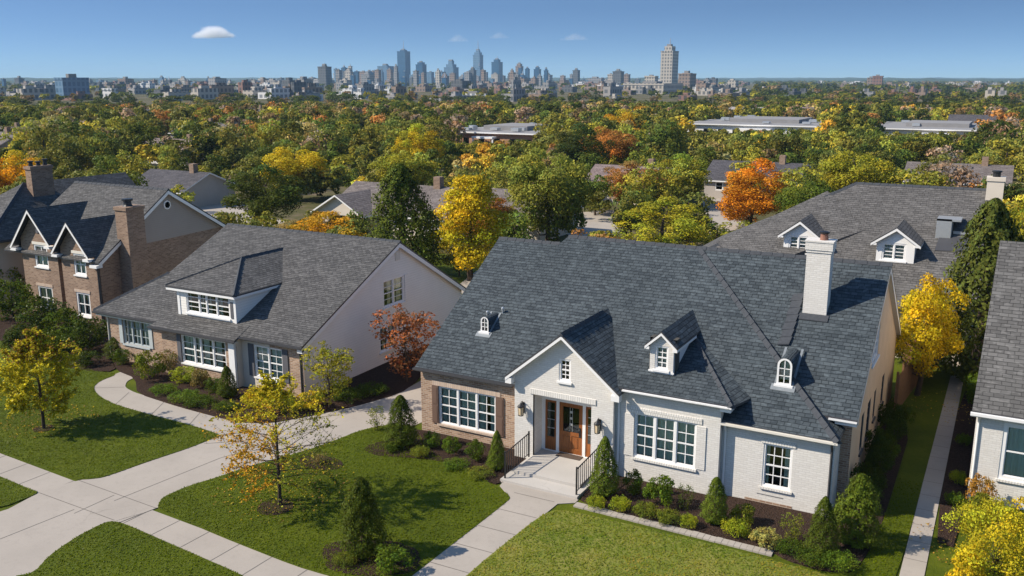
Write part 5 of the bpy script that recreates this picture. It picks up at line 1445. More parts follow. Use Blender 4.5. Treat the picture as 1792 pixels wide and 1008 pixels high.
# turf blades over the lawns: nobody could count them
def in_poly(P, pts):
    x, y = P[:, 0], P[:, 1]; r = np.zeros(len(P), bool)
    for i in range(len(pts)):
        (x0, y0), (x1, y1) = pts[i - 1], pts[i]
        c = ((y0 > y) != (y1 > y)) & (x < (x1 - x0) * (y - y0) / (y1 - y0 + 1e-12) + x0)
        r ^= c
    return r
def blades(polys, dens, cols, name, lim):
    vs, ts = [], []
    for pts in polys:
        pts = chaikin(pts, 2)
        a = np.array(pts); lo, hi = np.maximum(a.min(0), lim[0]), np.minimum(a.max(0), lim[1])
        if (hi <= lo).any():
            continue
        k = int((hi - lo).prod() * dens)
        P = lo + RNG.random((k, 2)) * (hi - lo); P = P[in_poly(P, pts)]; k = len(P)
        c = np.hstack([P, np.full((k, 1), .075)])
        nn = unit(RNG.normal(0, .38, (k, 3)) + np.array([0, -.2, .8]))
        vs.append(leaf_arrays(c, nn, RNG.uniform(.04, .078, k), RNG, .45))
        pick = np.array(cols)[RNG.integers(0, len(cols), k)]
        X, Yy = P[:, :1], P[:, 1:]
        patch = .92 + .13 * np.sin(X * .9 + 1.3 * np.sin(Yy * .7)) * np.sin(Yy * 1.1 + X * .3) + .10 * np.sin(X * 2.3 - Yy * 1.4 + 2 * np.sin(X * .8)) * np.sin(Yy * 2.9 + 1.7 * np.sin(X * 1.3)) + .06 * np.sin(X * 5.1 + 3 * np.sin(Yy * 2.1)) * np.sin(Yy * 6.3)
        if name.endswith('dry'):
            dry = np.clip((patch - .92) * 5, -.6, 1.2)
            pick = pick * (1 + dry * np.array([.55, .22, .6])); patch = .95 + .0 * X
        ts.append(pick * RNG.uniform(.9, 1.1, (k, 1)) * patch)
    me = quads_mesh(name, np.vstack(vs), np.vstack(ts), ['leaf'])
    o = bpy.data.objects.new(name, me); COL.objects.link(o)
    return tag(o, kind='stuff')
lim = ((-44, 13.5), (0, 34))
blades([lawn_l, lawn_m, lawn_s, lawn_w, lawn_p], 330, [(.098, .134, .003), (.112, .146, .004), (.085, .118, .003), (.135, .160, .010)], 'turf_grass', lim)
blades([lawn_r], 360, [(.17, .205, .014), (.21, .225, .018), (.145, .185, .010), (.25, .23, .035)], 'turf_grass_dry', lim)

# dry leaves blown onto the lawn below the young trees and the yellow maple
P = []
for (cx, cy), rr, k in (((-21.43, 22.52), 2.6, 420), ((-34.77, 22.80), 2.0, 260), ((-1.6, 43), 2.2, 200), ((-28.28, 27.90), 2.5, 160), ((-0.01, 29.59), 1.6, 200)):
    a_, r_ = RNG.uniform(0, 6.283, k), rr * np.sqrt(RNG.random(k))
    P.append(np.stack([cx + r_ * np.cos(a_), cy + r_ * np.sin(a_), np.full(k, .105)], 1))
P = np.vstack(P); k = len(P)
me = quads_mesh('fallen_leaves', leaf_arrays(P, unit(RNG.normal(0, .3, (k, 3)) + np.array([0, 0, 1])), .075, RNG), np.array([(.45, .24, .03), (.5, .36, .03), (.22, .12, .04)])[RNG.integers(0, 3, k)], ['leaf'])
o = bpy.data.objects.new('fallen_leaves', me); COL.objects.link(o); tag(o, kind='stuff')

# fence and rear yard
fn = empty('wooden_fence', (-3.1, 46, 0), 'weathered brown board fence running back from the tan gable house', 'fence')
p, q = Vector((-3.35, 41.2, 0)), Vector((-2.75, 47.5, 0))
pb = MB(); d = q - p; nb = 44
for i in range(nb):
    a = p + d * (i / nb); pb.vbox(a + Vector((0, 0, .05)), d * (.93 / nb), (.025, 0, 0), (0, 0, 1.72 + .03 * math.sin(i * 7.3)))
pb.build('board_panel', 'fence', fn)
for i in range(5):
    a = p + d * (i / 4); b = MB(); b.box(a.x - .1, a.y - .05, 0, a.x - .0, a.y + .05, 1.9); b.build('post', 'fence', fn)
for z in (.4, 1.4):
    b = MB(); b.vbox(p + Vector((-.06, 0, z)), d, (.05, 0, 0), (0, 0, .09)); b.build('rail', 'fence', fn)
b = MB(); b.vbox(Vector((-3.75, 47.4, .05)), (1.0, 0, 0), (0, .03, 0), (0, 0, 1.75)); b.build('return_panel', 'fence', fn)

# ================================================================== houses and flat buildings among the trees
M['wall_grey'] = plain('grey_render', (.42, .38, .34), .85, .1, .15, 1); M['wall_terra'] = brick('terracotta_front', (.36, .16, .09), (.46, .24, .15), (.45, .33, .25), .6, .22, .03)
M['roof_flat'] = plain('flat_roof_membrane', (.25, .245, .245), .9, .1, .2, .6); M['roof_slate'] = shingle('far_dark_shingles', (.07, .066, .072), (.105, .098, .105), .5, .3, .2)
M['roof_mauve'] = shingle('far_mauve_shingles', (.19, .14, .13), (.26, .20, .185), .5, .3, .2)
M['roof_pale'] = shingle('far_pale_shingles', (.30, .27, .25), (.38, .35, .33), .5, .3, .2)
OCC = []
def small_house(xy, w, d, hw, rise, roof, wallm, label, front=None, group=None, name='suburban_house', wins=True):
    """front centre at xy; ridge along X; front = (offset, width) of a projecting gable"""
    x, y = xy; x0, x1 = x - w / 2, x + w / 2
    r = empty(name, (x, y + d / 2, 0), label, 'house', group)
    OCC.append((x0 - 1.5, y - 1.5, x1 + 1.5, y + d + 1.5))
    m = MB(); zr = hw + rise
    ho = []
    if wins:
        kx = int(w / 3)
        ho = [(w * (i + .5) / kx - .5, 1.0, w * (i + .5) / kx + .5, hw - .35) for i in range(kx)]
    wall(m, (x0, y, 0), FRONT, [(0, -.1), (w, -.1), (w, hw), (0, hw)], ho)
    for i, h in enumerate(ho):
        pass
    wall(m, (x1, y, 0), SIDE, [(0, -.1), (d, -.1), (d, hw), (d / 2, zr - .1), (0, hw)]); wall(m, (x0, y + d, 0), SIDE_L, [(0, -.1), (d, -.1), (d, hw), (d / 2, zr - .1), (0, hw)])
    wall(m, (x1, y + d, 0), BACK, [(0, -.1), (w, -.1), (w, hw), (0, hw)])
    if front:
        fx, fw_ = front; fx += x
        wall(m, (fx - fw_ / 2, y - 1.6, 0), FRONT, [(0, -.1), (fw_, -.1), (fw_, hw), (fw_ / 2, hw + rise * .72), (0, hw)], [(fw_ / 2 - 1.1, .9, fw_ / 2 + 1.1, hw - .3)])
        wall(m, (fx + fw_ / 2, y - 1.6, 0), SIDE, [(0, -.1), (1.6, -.1), (1.6, hw), (0, hw)]); wall(m, (fx - fw_ / 2, y, 0), SIDE_L, [(0, -.1), (1.6, -.1), (1.6, hw), (0, hw)])
    m.build('wall', [wallm, 'room'], r)
    o = MB(); e = .4; s = rise / (d / 2)
    o.slab([(x0 - e, y - e, hw - e * s), (x1 + e, y - e, hw - e * s), (x1 + e, y + d / 2, zr), (x0 - e, y + d / 2, zr)], .14); o.slab([(x0 - e, y + d + e, hw - e * s), (x1 + e, y + d + e, hw - e * s), (x1 + e, y + d / 2, zr), (x0 - e, y + d / 2, zr)], .14)
    if front:
        zf = hw + rise * .75; k = (zf - hw) / (fw_ / 2)
        for sg in (-1, 1):
            o.slab([(fx + sg * (fw_ / 2 + e), y - 2.0, hw - e * k), (fx, y - 2.0, zf), (fx, y + d * .4, zf), (fx + sg * (fw_ / 2 + e), y + d * .4, hw - e * k)], .14)
    ro_ = o.build('roof', [roof, 'trim'], r)
    c = MB(); c.box(x + w * .22, y + d * .45, hw, x + w * .22 + .7, y + d * .45 + .7, zr + .9); c.build('chimney', 'brick_far', ro_)
    for i, h in enumerate(ho):
        window(r, (x0, y, 0), FRONT, *h, grid=(1, 1), curtain=0, sill=False, frame=.1)
    return r
small_house((-49.74, 66.91), 12.5, 9, 2.4, 2.1, 'roof_brown', 'stucco_cream', 'brown-grey roofed house with pale front gable and porch behind the golden bush', (-4.0, 5.4))
small_house((-85.38, 71.52), 9.0, 8, 2.1, 1.7, 'roof_slate', 'wall_grey', 'dark grey roofed house behind the ridge of the twin-gabled house')
small_house((-27.38, 109.49), 11.0, 9, 2.4, 1.9, 'roof_slate', 'wall_grey', 'dark grey roofed house half hidden behind the brilliant orange tree')
small_house((-39.93, 99.52), 9, 8, 2.3, 1.8, 'roof_mauve', 'stucco_cream', 'mauve roofed house behind the rust brown spreading tree')
small_house((-128.70, 109.34), 13, 9, 2.4, 1.6, 'roof_mauve', 'trim', 'pinkish roofed house in the wood above the dark grey roof on the left')
small_house((-41.16, 71.59), 10, 8, 2.4, 1.7, 'roof_brown', 'stucco_cream', 'brown roofed house behind the bright yellow tree')
small_house((-5.74, 119.88), 11, 9, 2.4, 1.8, 'roof_brown', 'wall_grey', 'brown roofed house behind the long grey roof, near its end chimney')

def flat_building(xy, w, d, h, wallm, label, curved=False):
    x, y = xy; x0, x1 = x - w / 2, x + w / 2
    r = empty('flat_roofed_building', (x, y + d / 2, 0), label, 'building')
    OCC.append((x0 - 2, y - 2, x1 + 2, y + d + 2))
    m = MB(); k = int(w / 3.6)
    ho = [(w * (i + .5) / k - .7, 1.0, w * (i + .5) / k + .7, h - 1.0) for i in range(k)]
    wall(m, (x0, y, 0), FRONT, [(0, -.1), (w * 1.0, -.1), (w, h), (0, h)], ho, deep=1.5)
    wall(m, (x1, y, 0), SIDE, [(0, -.1), (d, -.1), (d, h), (0, h)]); wall(m, (x0, y + d, 0), SIDE_L, [(0, -.1), (d, -.1), (d, h), (0, h)]); wall(m, (x1, y + d, 0), BACK, [(0, -.1), (w, -.1), (w, h), (0, h)])
    m.build('wall', [wallm, 'room'], r)
    for q in ho:
        g = MB(); g.face([(x0 + q[0], y + .1, q[1]), (x0 + q[2], y + .1, q[1]), (x0 + q[2], y + .1, q[3]), (x0 + q[0], y + .1, q[3])]); g.build('window', 'glass', r)
    o = MB(); o.box(x0 - .7, y - .7, h, x1 + .7, y + d + .7, h + .24)
    o.face([(x0 - .3, y - .3, h + .245), (x1 + .3, y - .3, h + .245), (x1 + .3, y + d + .3, h + .245), (x0 - .3, y + d + .3, h + .245)], 1)
    rf = o.build('roof', ['trim', 'roof_flat'], r)
    rnd = random.Random(int(w * 10))
    for i in range(14):
        ux, uy = rnd.uniform(x0 + 1, x1 - 3), rnd.uniform(y + 1, y + d - 3)
        u = MB(); u.box(ux, uy, h + .36, ux + rnd.uniform(.8, 2.4), uy + rnd.uniform(.8, 2), h + rnd.uniform(.7, 1.3)); u.build('roof_unit', 'metal_grey', rf)
    # a raised middle roof and a lower front canopy break up the long slab
    o = MB(); o.box(x - w * .28, y + d * .3, h + .25, x + w * .2, y + d * .75, h + 1.15); o.build('raised_roof', 'roof_flat', rf)
    o = MB(); o.box(x - w * .12, y - 2.6, h - .9, x + w * .1, y - .72, h - .55); o.build('entrance_canopy', 'trim', r)
    for cxx in (x - w * .115, x + w * .093):
        o = MB(); o.box(cxx, y - 2.5, 0, cxx + .25, y - 2.2, h - .9); o.build('canopy_post', 'trim', r)
    if curved:
        u = MB(); n = 10; cx, cy = x - w * .05, y + d * .5
        for i in range(n):
            a, b = math.pi * i / n, math.pi * (i + 1) / n
            P = lambda t, yy: (cx - math.cos(t) * w * .36, yy, h + .36 + math.sin(t) * 1.5)
            u.face([P(a, y + .5), P(b, y + .5), P(b, y + d - .5), P(a, y + d - .5)], 0)
            u.face([(P(a, 0)[0], y + .5, h + .36), (P(b, 0)[0], y + .5, h + .36), P(b, y + .5), P(a, y + .5)], 0)
        u.build('vault_roof', 'trim', rf)
    return r
flat_building((-94.78, 164.03), 22, 28, 3.3, 'wall_terra', 'long low building with terracotta brick front and white roof edge in the wood')
flat_building((-54.53, 222.90), 36, 38, 3.2, 'trim', 'long white flat-roofed building in the wood, left one of two on the right side')
flat_building((-15.34, 226.43), 28, 34, 3.0, 'trim_cream', 'long pale flat-roofed building in the wood at the right side of the photo')
rng = np.random.default_rng(77)
LM = [('the dark grey roof on the left', 296, 118), ('the pinkish roof', 275, 215), ('the brown roof with the pale gable', 672, 100), ('the terracotta building', 856, 184), ('the large golden tree', 1088, 235),
      ('the brilliant orange tree', 1318, 92), ('the long white building', 1325, 226), ('the long pale building', 1640, 215), ('the wide dark green tree', 462, 93), ('the golden tree at the left edge', 22, 100),
      ('the yellow tree beside it all', 735, 150)]
LM[-1] = ('the round golden-yellow tree', 735, 150)
fwd = Vector((-math.sin(YAW), math.cos(YAW), 0))
def pxd(x, y):
    """bearing across the photo and distance along the view, only used to word the labels"""
    d = x * fwd.x + y * fwd.y; r = x * CR.x + y * CR.y
    return 896 + 1641 * r / max(d, 1), d
def where(x, y):
    px, d = pxd(x, y)
    nm, lx, ld = min(LM, key=lambda l: abs(l[1] - px) / 300 + abs(l[2] - d) / 160)
    if d > ld + 28: return 'behind ' + nm
    if d < ld - 22: return 'in front of ' + nm
    return ('left of ' if px < lx else 'right of ') + nm
def inside(x, y):
    return any(a < x < c and b < y < d for a, b, c, d in OCC)
OCC += [(-63, 10, 12, 49), (-19, 45, 4, 68), (-64, 10, -54, 50)]
hs_n = 0
tries = 0
while hs_n < 26 and tries < 3000:
    tries += 1
    a = YAW + R(rng.uniform(-31, 31)); dd = 165 + 180 * rng.random() ** .8
    x, y = -math.sin(a) * dd, math.cos(a) * dd
    hp, hd = pxd(x, y)
    if any(a0 < hp < a1 and hd < a2 + 20 for a0, a1, a2 in ((740, 980, 184), (1190, 1470, 226), (1520, 1760, 215))) or inside(x, y) or inside(x - 6, y + 8) or inside(x + 6, y + 8) or inside(x - 6, y) or inside(x + 6, y):
        continue
    rm, rc = [('roof_slate', 'dark roofed'), ('roof_mauve', 'mauve roofed'), ('roof_brown', 'brown roofed'), ('roof_pale', 'pale roofed')][int(rng.integers(0, 4))]
    far = 'far ' if dd > 250 else ''
    lb = f'{far}{rc} house showing between the trees {where(x, y)}'
    small_house((x, y), rng.uniform(9, 14), rng.uniform(8, 10), 2.6, rng.uniform(1.8, 2.6), rm, ['trim', 'stucco_cream', 'wall_grey'][int(rng.integers(0, 3))], lb, (-2, 4.6) if rng.random() < .4 else None, lb[:60], wins=dd < 230)
    hs_n += 1

# ================================================================== the wood: the nearer trees one by one, the rest as one mass
def far_proto(seed, H, Rr, cb, nb, nl, leaf, shape, clump):
    g = np.random.default_rng(seed)
    v, t, cs, rs = blob_crown(g, H, Rr, cb, nb, nl, leaf, shape, clump, .5)
    k = []
    for i in range(5):
        a, b = 2 * math.pi * i / 5, 2 * math.pi * (i + 1) / 5
        k += [(.2 * math.cos(a), .2 * math.sin(a), 0), (.2 * math.cos(b), .2 * math.sin(b), 0), (.08 * math.cos(b), .08 * math.sin(b), H * .7), (.08 * math.cos(a), .08 * math.sin(a), H * .7)]
    me = quads_mesh('wood_tree', np.vstack([v, np.array(k)]), np.vstack([t, np.ones((5, 3))]), ['leaf', 'bark'])
    mi = np.zeros(len(me.polygons), np.int32); mi[-5:] = 1; me.polygons.foreach_set('material_index', mi)
    return me, H, Rr
far = [far_proto(100 + i, 7, 3.4, cb, nb, 1700, .40, sh, cl) for i, (cb, nb, sh, cl) in enumerate([(.06, 26, 'round', .36), (.1, 34, 'oval', .30), (.04, 22, 'round', .42), (.12, 30, 'vase', .32), (.05, 40, 'round', .28), (.02, 30, 'cone', .36)])]
low = []
for i, (sh, cl) in enumerate([('round', .38), ('oval', .34), ('round', .44), ('vase', .34)]):
    g = np.random.default_rng(200 + i)
    low.append([blob_crown(g, 7, 3.4, .03, 18, n_, l_, sh, cl, .45)[:2] for n_, l_ in ((620, .66), (420, .80), (46, 2.4))])
pal = [('olive', .25), ('green', .23), ('ygreen', .14), ('deep', .11), ('dark', .05), ('brown', .045), ('mauve', .045), ('tan', .045), ('rust', .03), ('gold', .02), ('yellow', .025)]
words_ = dict(olive='olive green', green='mid-green', ygreen='yellow-green', deep='dark green', dark='very dark green', brown='brown', mauve='pinkish brown', tan='tan', rust='rust orange', gold='golden', yellow='bright yellow')
pn = [p_[0] for p_ in pal]; pp = np.array([p_[1] for p_ in pal]); pp = pp / pp.sum()
pts = []
s = 4.9
for gx_ in np.arange(-360, 80, s):
    for gy in np.arange(40, 400, s):
        x, y = gx_ + rng.uniform(-.45, .45) * s, gy + rng.uniform(-.45, .45) * s
        dd = math.hypot(x, y); az_ = math.atan2(-x, y)
        if dd < 64 or dd > 352 or abs(az_ - YAW) > R(35) or inside(x, y):
            continue
        if rng.random() < (.13 if dd < 230 else .05) + .10 * (math.sin(x * .045) * math.sin(y * .05 + 1) > .55):
            continue
        px, d = pxd(x, y)
        h = rng.uniform(4.4, 8.2) * (1.0 if dd > 140 else .72) * (.82 if dd > 290 else 1)
        for (lx0, lx1, ld, keep) in ((770, 950, 184, 2.3), (1205, 1450, 226, 2.1), (1540, 1740, 215, 2.1), (540, 780, 97, .6), (222, 330, 116, 1.3), (1080, 1255, 74, .3), (1240, 1390, 92, .4), (250, 312, 205, 1.6), (310, 545, 100, .2), (980, 1100, 88, .1), (1225, 1310, 98, .1), (755, 875, 80, .1)):
            if lx0 < px < lx1 and d < ld + 3:
                h = min(h, 14.3 - d * (14.3 - keep * rng.uniform(.6, 1.25)) / ld)
        if dd < 90:
            h = min(h, 14.3 - dd * .112)
        if h < 1.6:
            continue
        pts.append((d, x, y, h, px))
pts.sort(key=lambda p_: p_[0] / max(p_[3], 3))
n_ind = 258
vs, ts = [], []
rngc = np.random.default_rng(5)
for i, (d, x, y, h, px) in enumerate(pts):
    cl_n = math.sin(x * .021 + 2) + math.sin(y * .019 + .7 * math.sin(x * .03))
    w_ = pp.copy()
    if cl_n > .8: w_[[0, 2]] *= 2
    elif cl_n < -.8: w_[[5, 6, 7, 8]] *= 2.2
    w_ /= w_.sum()
    cn = pn[int(rngc.choice(len(pn), p=w_))]
    col = np.array(C[cn]) * rngc.uniform(.75, 1.3)
    wd = h * rngc.uniform(.78, 1.12) + .3; g_ = col.mean(); col = (g_ + (col - g_) * .9) * np.array([1.16, 1.16, 1.0])
    if i < n_ind and -60 < px < 1860:
        me, H0, R0 = far[int(rngc.integers(0, 5)) if cn not in ('dark',) else 5]
        o = bpy.data.objects.new('wood_tree', me); COL.objects.link(o)
        o.location = (x, y, 0); o.scale = (wd / (2 * R0), wd / (2 * R0) * rngc.uniform(.85, 1.15), h / H0); o.rotation_euler.z = rngc.uniform(0, 6.28)
        o.color = (*col, 1)
        size = 'tall' if h > 6.6 else ('low' if h < 4.4 else 'rounded')
        lb = f'{size} {words_[cn]} tree {where(x, y)}'
        tag(o, lb, 'tree', lb)
    else:
        lv, lt = low[int(rngc.integers(0, 4))][0 if d < 250 else 1]
        a = rngc.uniform(0, 6.28); ca, sa = math.cos(a) * wd / 6.8, math.sin(a) * wd / 6.8
        q = np.empty_like(lv); q[:, 0] = lv[:, 0] * ca - lv[:, 1] * sa + x; q[:, 1] = lv[:, 0] * sa + lv[:, 1] * ca + y; q[:, 2] = lv[:, 2] * h / 7
        vs.append(q); ts.append(lt * col)
# the trees scattered through the distant town
for i in range(5200):
    dd = 352 + 2900 * rngc.random() ** 1.7; a = YAW + R(rngc.uniform(-34, 34))
    px = 896 - 1641 * math.tan(a - YAW)
    if px < 1320 and dd > 400 and rngc.random() < .72:
        continue
    x, y = -math.sin(a) * dd, math.cos(a) * dd
    lv, lt = low[i % 4][1 if dd < 600 else 2]
    h = rngc.uniform(4.2, 6.5) if dd < 900 else rngc.uniform(5, 9); wd = h * rngc.uniform(1.0, 2.0)
    q = lv * np.array([wd / 6.8, wd / 6.8, h / 7]) + np.array([x, y, 0])
    vs.append(q); ts.append(lt * np.array(C[['deep', 'green', 'olive', 'dark', 'deep', 'ygreen', 'brown'][i % 7]]) * rngc.uniform(.7, 1.2))
me = quads_mesh('wooded_suburb', np.vstack(vs), np.vstack(ts), ['leaf'])
o = bpy.data.objects.new('wooded_suburb', me); COL.objects.link(o); tag(o, kind='stuff')
print('trees', len(pts), 'quads', len(me.polygons))
# ================================================================== the town and its towers
def fac(key, *a, **k):
    M[key] = facade(key, *a, **k)
fac('f_blue', (.04, .11, .20), (.018, .065, .13), 3.6, 4.2, .5, .25, .6)
fac('f_bluepale', (.16, .26, .36), (.05, .11, .18), 3.6, 4.2, .7, .3, .6)
fac('f_grey', (.30, .29, .28), (.06, .075, .09), 3.6, 4.0, .8)
fac('f_dark', (.13, .135, .14), (.05, .06, .07), 3.6, 4.0, .7)
fac('f_beige', (.50, .45, .38), (.08, .085, .09), 3.8, 4.2, .85)
fac('f_brown', (.30, .22, .17), (.06, .06, .065), 3.8, 4.0, .85)
fac('f_brick', (.27, .15, .115), (.05, .05, .055), 3.8, 4.0, .9)
fac('f_white', (.70, .69, .67), (.12, .14, .16), 4.4, 3.8, .8)
fac('f_stone', (.36, .34, .32), (.08, .09, .10), 4.0, 4.0, .9)
M['roof_grey'] = plain('tar_roof', (.24, .23, .22), .9, .1, .2, .2)
def tower(name, xy, z, w, dep, fm, label, steps=(), mast=0.0, cat='tower', roofm='roof_grey', side=None):
    """shaft, set-backs (share of width, extra height) and a mast; grid aligned like the streets"""
    x, y = xy
    r = empty(name, (x, y + dep / 2, 0), label, cat)
    m = MB(); m.box(x - w / 2, y, 0, x + w / 2, y + dep, z); m.face([(x - w / 2, y, z + .05), (x + w / 2, y, z + .05), (x + w / 2, y + dep, z + .05), (x - w / 2, y + dep, z + .05)], 1)
    m.build('shaft', [fm, roofm], r)
    q = MB(); q.box(x - w / 2 - .4, y - .4, z - .6, x + w / 2 + .4, y + .001, z + .9); q.box(x + w / 2, y, z - .6, x + w / 2 + .4, y + dep, z + .9); q.build('parapet', fm, r)
    zz = z
    for (sc, hh) in steps:
        q = MB(); q.box(x - w / 2 * sc, y + dep / 2 * (1 - sc), zz, x + w / 2 * sc, y + dep / 2 * (1 + sc), zz + hh); q.build('upper_floors', fm, r); zz += hh
    q = MB(); q.box(x - w * .2, y + dep * .35, zz, x + w * .15, y + dep * .65, zz + 2.6); q.build('plant_room', roofm, r)
    if mast:
        q = MB(); q.tube([(x, y + dep / 2, zz), (x, y + dep / 2, zz + mast * .5), (x, y + dep / 2, zz + mast)], [1.5, .9, .45], 5); q.build('mast', 'metal_grey', r)
    return r
def T(pl, pr, top, D, fm, label, steps=(), mast=0, name='tower', dr=.9, cat='tower'):
    """pl, pr, top: the outline measured in the photo; D: the distance; turned into real metres"""
    a_ = YAW - math.atan(((pl + pr) / 2 - 896) / 1641)          # how far round the tower shows its +X side
    w = (pr - pl) / 1600 * D / (math.cos(a_) + dr * abs(math.sin(a_))) * .96; h = 14.3 + (137 - top) / 1641 * D
    c = (pl + pr) / 2 - 896
    p_ = fwd * D + CR * (c / 1641 * D) - Vector((0, w * dr / 2, 0))
    return tower(name, (p_.x, p_.y), h, w, w * dr, fm, label, steps, mast, cat)
T(696, 719, 92, 2300, 'f_blue', 'tallest blue glass tower with slim spire left of the skyline centre', ((.55, 4),), 22)
T(828, 846, 98, 2300, 'f_bluepale', 'slender pale blue tower with tapering top and needle spire', ((.75, 7), (.45, 5)), 24)
T(860, 880, 110, 2350, 'f_blue', 'blue tower with curved stepped top right of the needle-spired one', ((.6, 7),), 9)
T(557, 581, 118, 1500, 'f_dark', 'dark slab tower at the left end of the skyline', ((.4, 2.5),), 4)
T(603, 621, 127, 2000, 'f_blue', 'dark blue round-shouldered tower right of the dark slab', ((.6, 6),), 3)
T(590, 598, 134, 2200, 'f_dark', 'narrow dark tower squeezed beside the dark slab')
T(632, 656, 131, 1900, 'f_grey', 'grey stepped block between the dark blue and the teal towers', ((.5, 4),))
T(648, 658, 125, 2300, 'f_brown', 'brownish narrow block top above the grey stepped block')
T(661, 690, 117, 2000, 'f_bluepale', 'wide blue-grey tower block just left of the tallest tower', ((.4, 3),))
T(688, 698, 127, 1900, 'f_dark', 'dark low annex joined to the wide blue-grey block')
T(728, 747, 114, 2000, 'f_blue', 'dark blue tower with chamfered top right of the tallest tower', ((.7, 5),))
T(747, 760, 127, 2050, 'f_bluepale', 'small blue-grey tower beside the chamfered one')
T(777, 803, 119, 2000, 'f_bluepale', 'stepped blue-grey ziggurat tower in the middle of the skyline', ((.7, 7), (.4, 7)))
T(811, 826, 129, 1800, 'f_blue', 'squat blue block left of the needle-spired tower')
T(902, 916, 117, 2100, 'f_brown', 'brown tower with small crane-like top', ((.7, 6),), 5)
T(934, 947, 122, 2100, 'f_blue', 'small dark blue tower with domed cap', ((.6, 5),), 3)
T(951, 967, 132, 2000, 'f_grey', 'grey stepped low tower right of the domed one', ((.5, 3),))
T(997, 1003, 131, 2000, 'f_grey', 'narrow grey tower leaning against a darker one')
T(1002, 1015, 124, 1900, 'f_dark', 'dark square tower standing apart right of the skyline centre', ((.5, 2.5),), 3)
T(1063, 1075, 131, 1600, 'f_beige', 'beige wing on the left of the dark office block')
T(1072, 1092, 126, 1550, 'f_dark', 'dark office block with beige wings left of the tall beige tower', ((.6, 2),))
T(1090, 1103, 131, 1650, 'f_brown', 'brown wing on the right of the dark office block')
T(1155, 1186, 92, 1250, 'f_beige', 'tall beige concrete tower with gridded windows and mast', ((.62, 7),), 10, dr=1.5)
T(1187, 1218, 130, 1150, 'f_brown', 'dark brown square block at the right foot of the tall beige tower', ((.6, 1.5),), dr=1.6)
T(1128, 1152, 134, 1350, 'f_beige', 'small pale block at the left foot of the tall beige tower')
T(1092, 1196, 147, 900, 'f_beige', 'long beige apartment block below the tall beige tower', (), 0, 'apartment_block', 1.4, 'apartment block')
T(1046, 1092, 150, 880, 'f_white', 'white terraced block left of the long beige apartments', ((.8, 2.5),), 0, 'apartment_block', .6, 'apartment block')
T(1250, 1316, 157, 960, 'f_white', 'wide white low block right of the tall beige tower', (), 0, 'apartment_block', .3, 'apartment block')
T(1320, 1346, 159, 980, 'f_dark', 'dark low block next to the wide white one', (), 0, 'apartment_block', .5, 'apartment block')
T(1527, 1545, 134, 1300, 'f_brick', 'reddish brown tower rising alone from the trees on the right')
T(1518, 1529, 137, 1330, 'f_brown', 'narrower brown tower joined to the reddish one')
T(1504, 1530, 151, 1250, 'f_brick', 'low reddish block in front of the brown towers', (), 0, 'apartment_block', .6, 'apartment block')
T(1471, 1487, 149, 1280, 'f_brown', 'rounded brown block left of the reddish tower', ((.7, 2.5),), 0, 'apartment_block', .8, 'apartment block')
T(98, 153, 138, 650, 'f_bluepale', 'big dark blue slab block with gridded pale end on the left', ((.3, .8),), 0, 'apartment_block', 2.5, 'apartment block')
T(70, 99, 158, 660, 'f_white', 'white gridded low block beside the big dark blue slab', (), 0, 'apartment_block', .5, 'apartment block')
T(178, 203, 156, 700, 'f_white', 'white gridded block right of the big dark blue slab', (), 0, 'apartment_block', .5, 'apartment block')
T(3, 10, 139, 1500, 'f_blue', 'thin blue tower at the left photo edge')
T(26, 42, 138, 1500, 'f_dark', 'dark tower near the left photo edge', ((.6, 2),))
T(170, 178, 144, 1400, 'f_dark', 'dark narrow block behind the white gridded block')
T(207, 233, 139, 1300, 'f_brown', 'wide brownish grey tower in the left town', ((.7, 1.2),))
T(246, 256, 143, 1400, 'f_grey', 'grey narrow tower right of the wide brownish one')
T(264, 275, 141, 1400, 'f_brown', 'brown narrow tower, first of three in a row on the left')
T(281, 289, 142, 1450, 'f_beige', 'beige narrow tower, middle of three in a row on the left')
T(293, 301, 141, 1450, 'f_dark', 'dark narrow tower, last of three in a row on the left')
T(309, 317, 143, 1500, 'f_grey', 'grey narrow tower between two brown ones on the left')
T(324, 333, 142, 1500, 'f_brown', 'brown narrow tower with flat cap left of the low roofs')
T(795, 862, 165, 720, 'f_white', 'long low white building at the edge of the wood below the towers', (), 0, 'apartment_block', .4, 'apartment block')
for px, tp in ((440, 139), (452, 141), (471, 138), (492, 137), (506, 139), (521, 140), (546, 136), (612, 133), (672, 131), (716, 132), (768, 132), (880, 133), (893, 134), (985, 133), (1030, 139), (1049, 139), (1116, 139), (1142, 139)):
    T(px - 5, px + 5, tp, 2400, ['f_dark', 'f_brown', 'f_grey', 'f_blue'][px % 4], 'small hazy tower in the gaps of the far skyline')
for o in list(SC.objects):
    if o.get('label') == 'small hazy tower in the gaps of the far skyline':
        o['group'] = 'small towers in the gaps of the skyline'

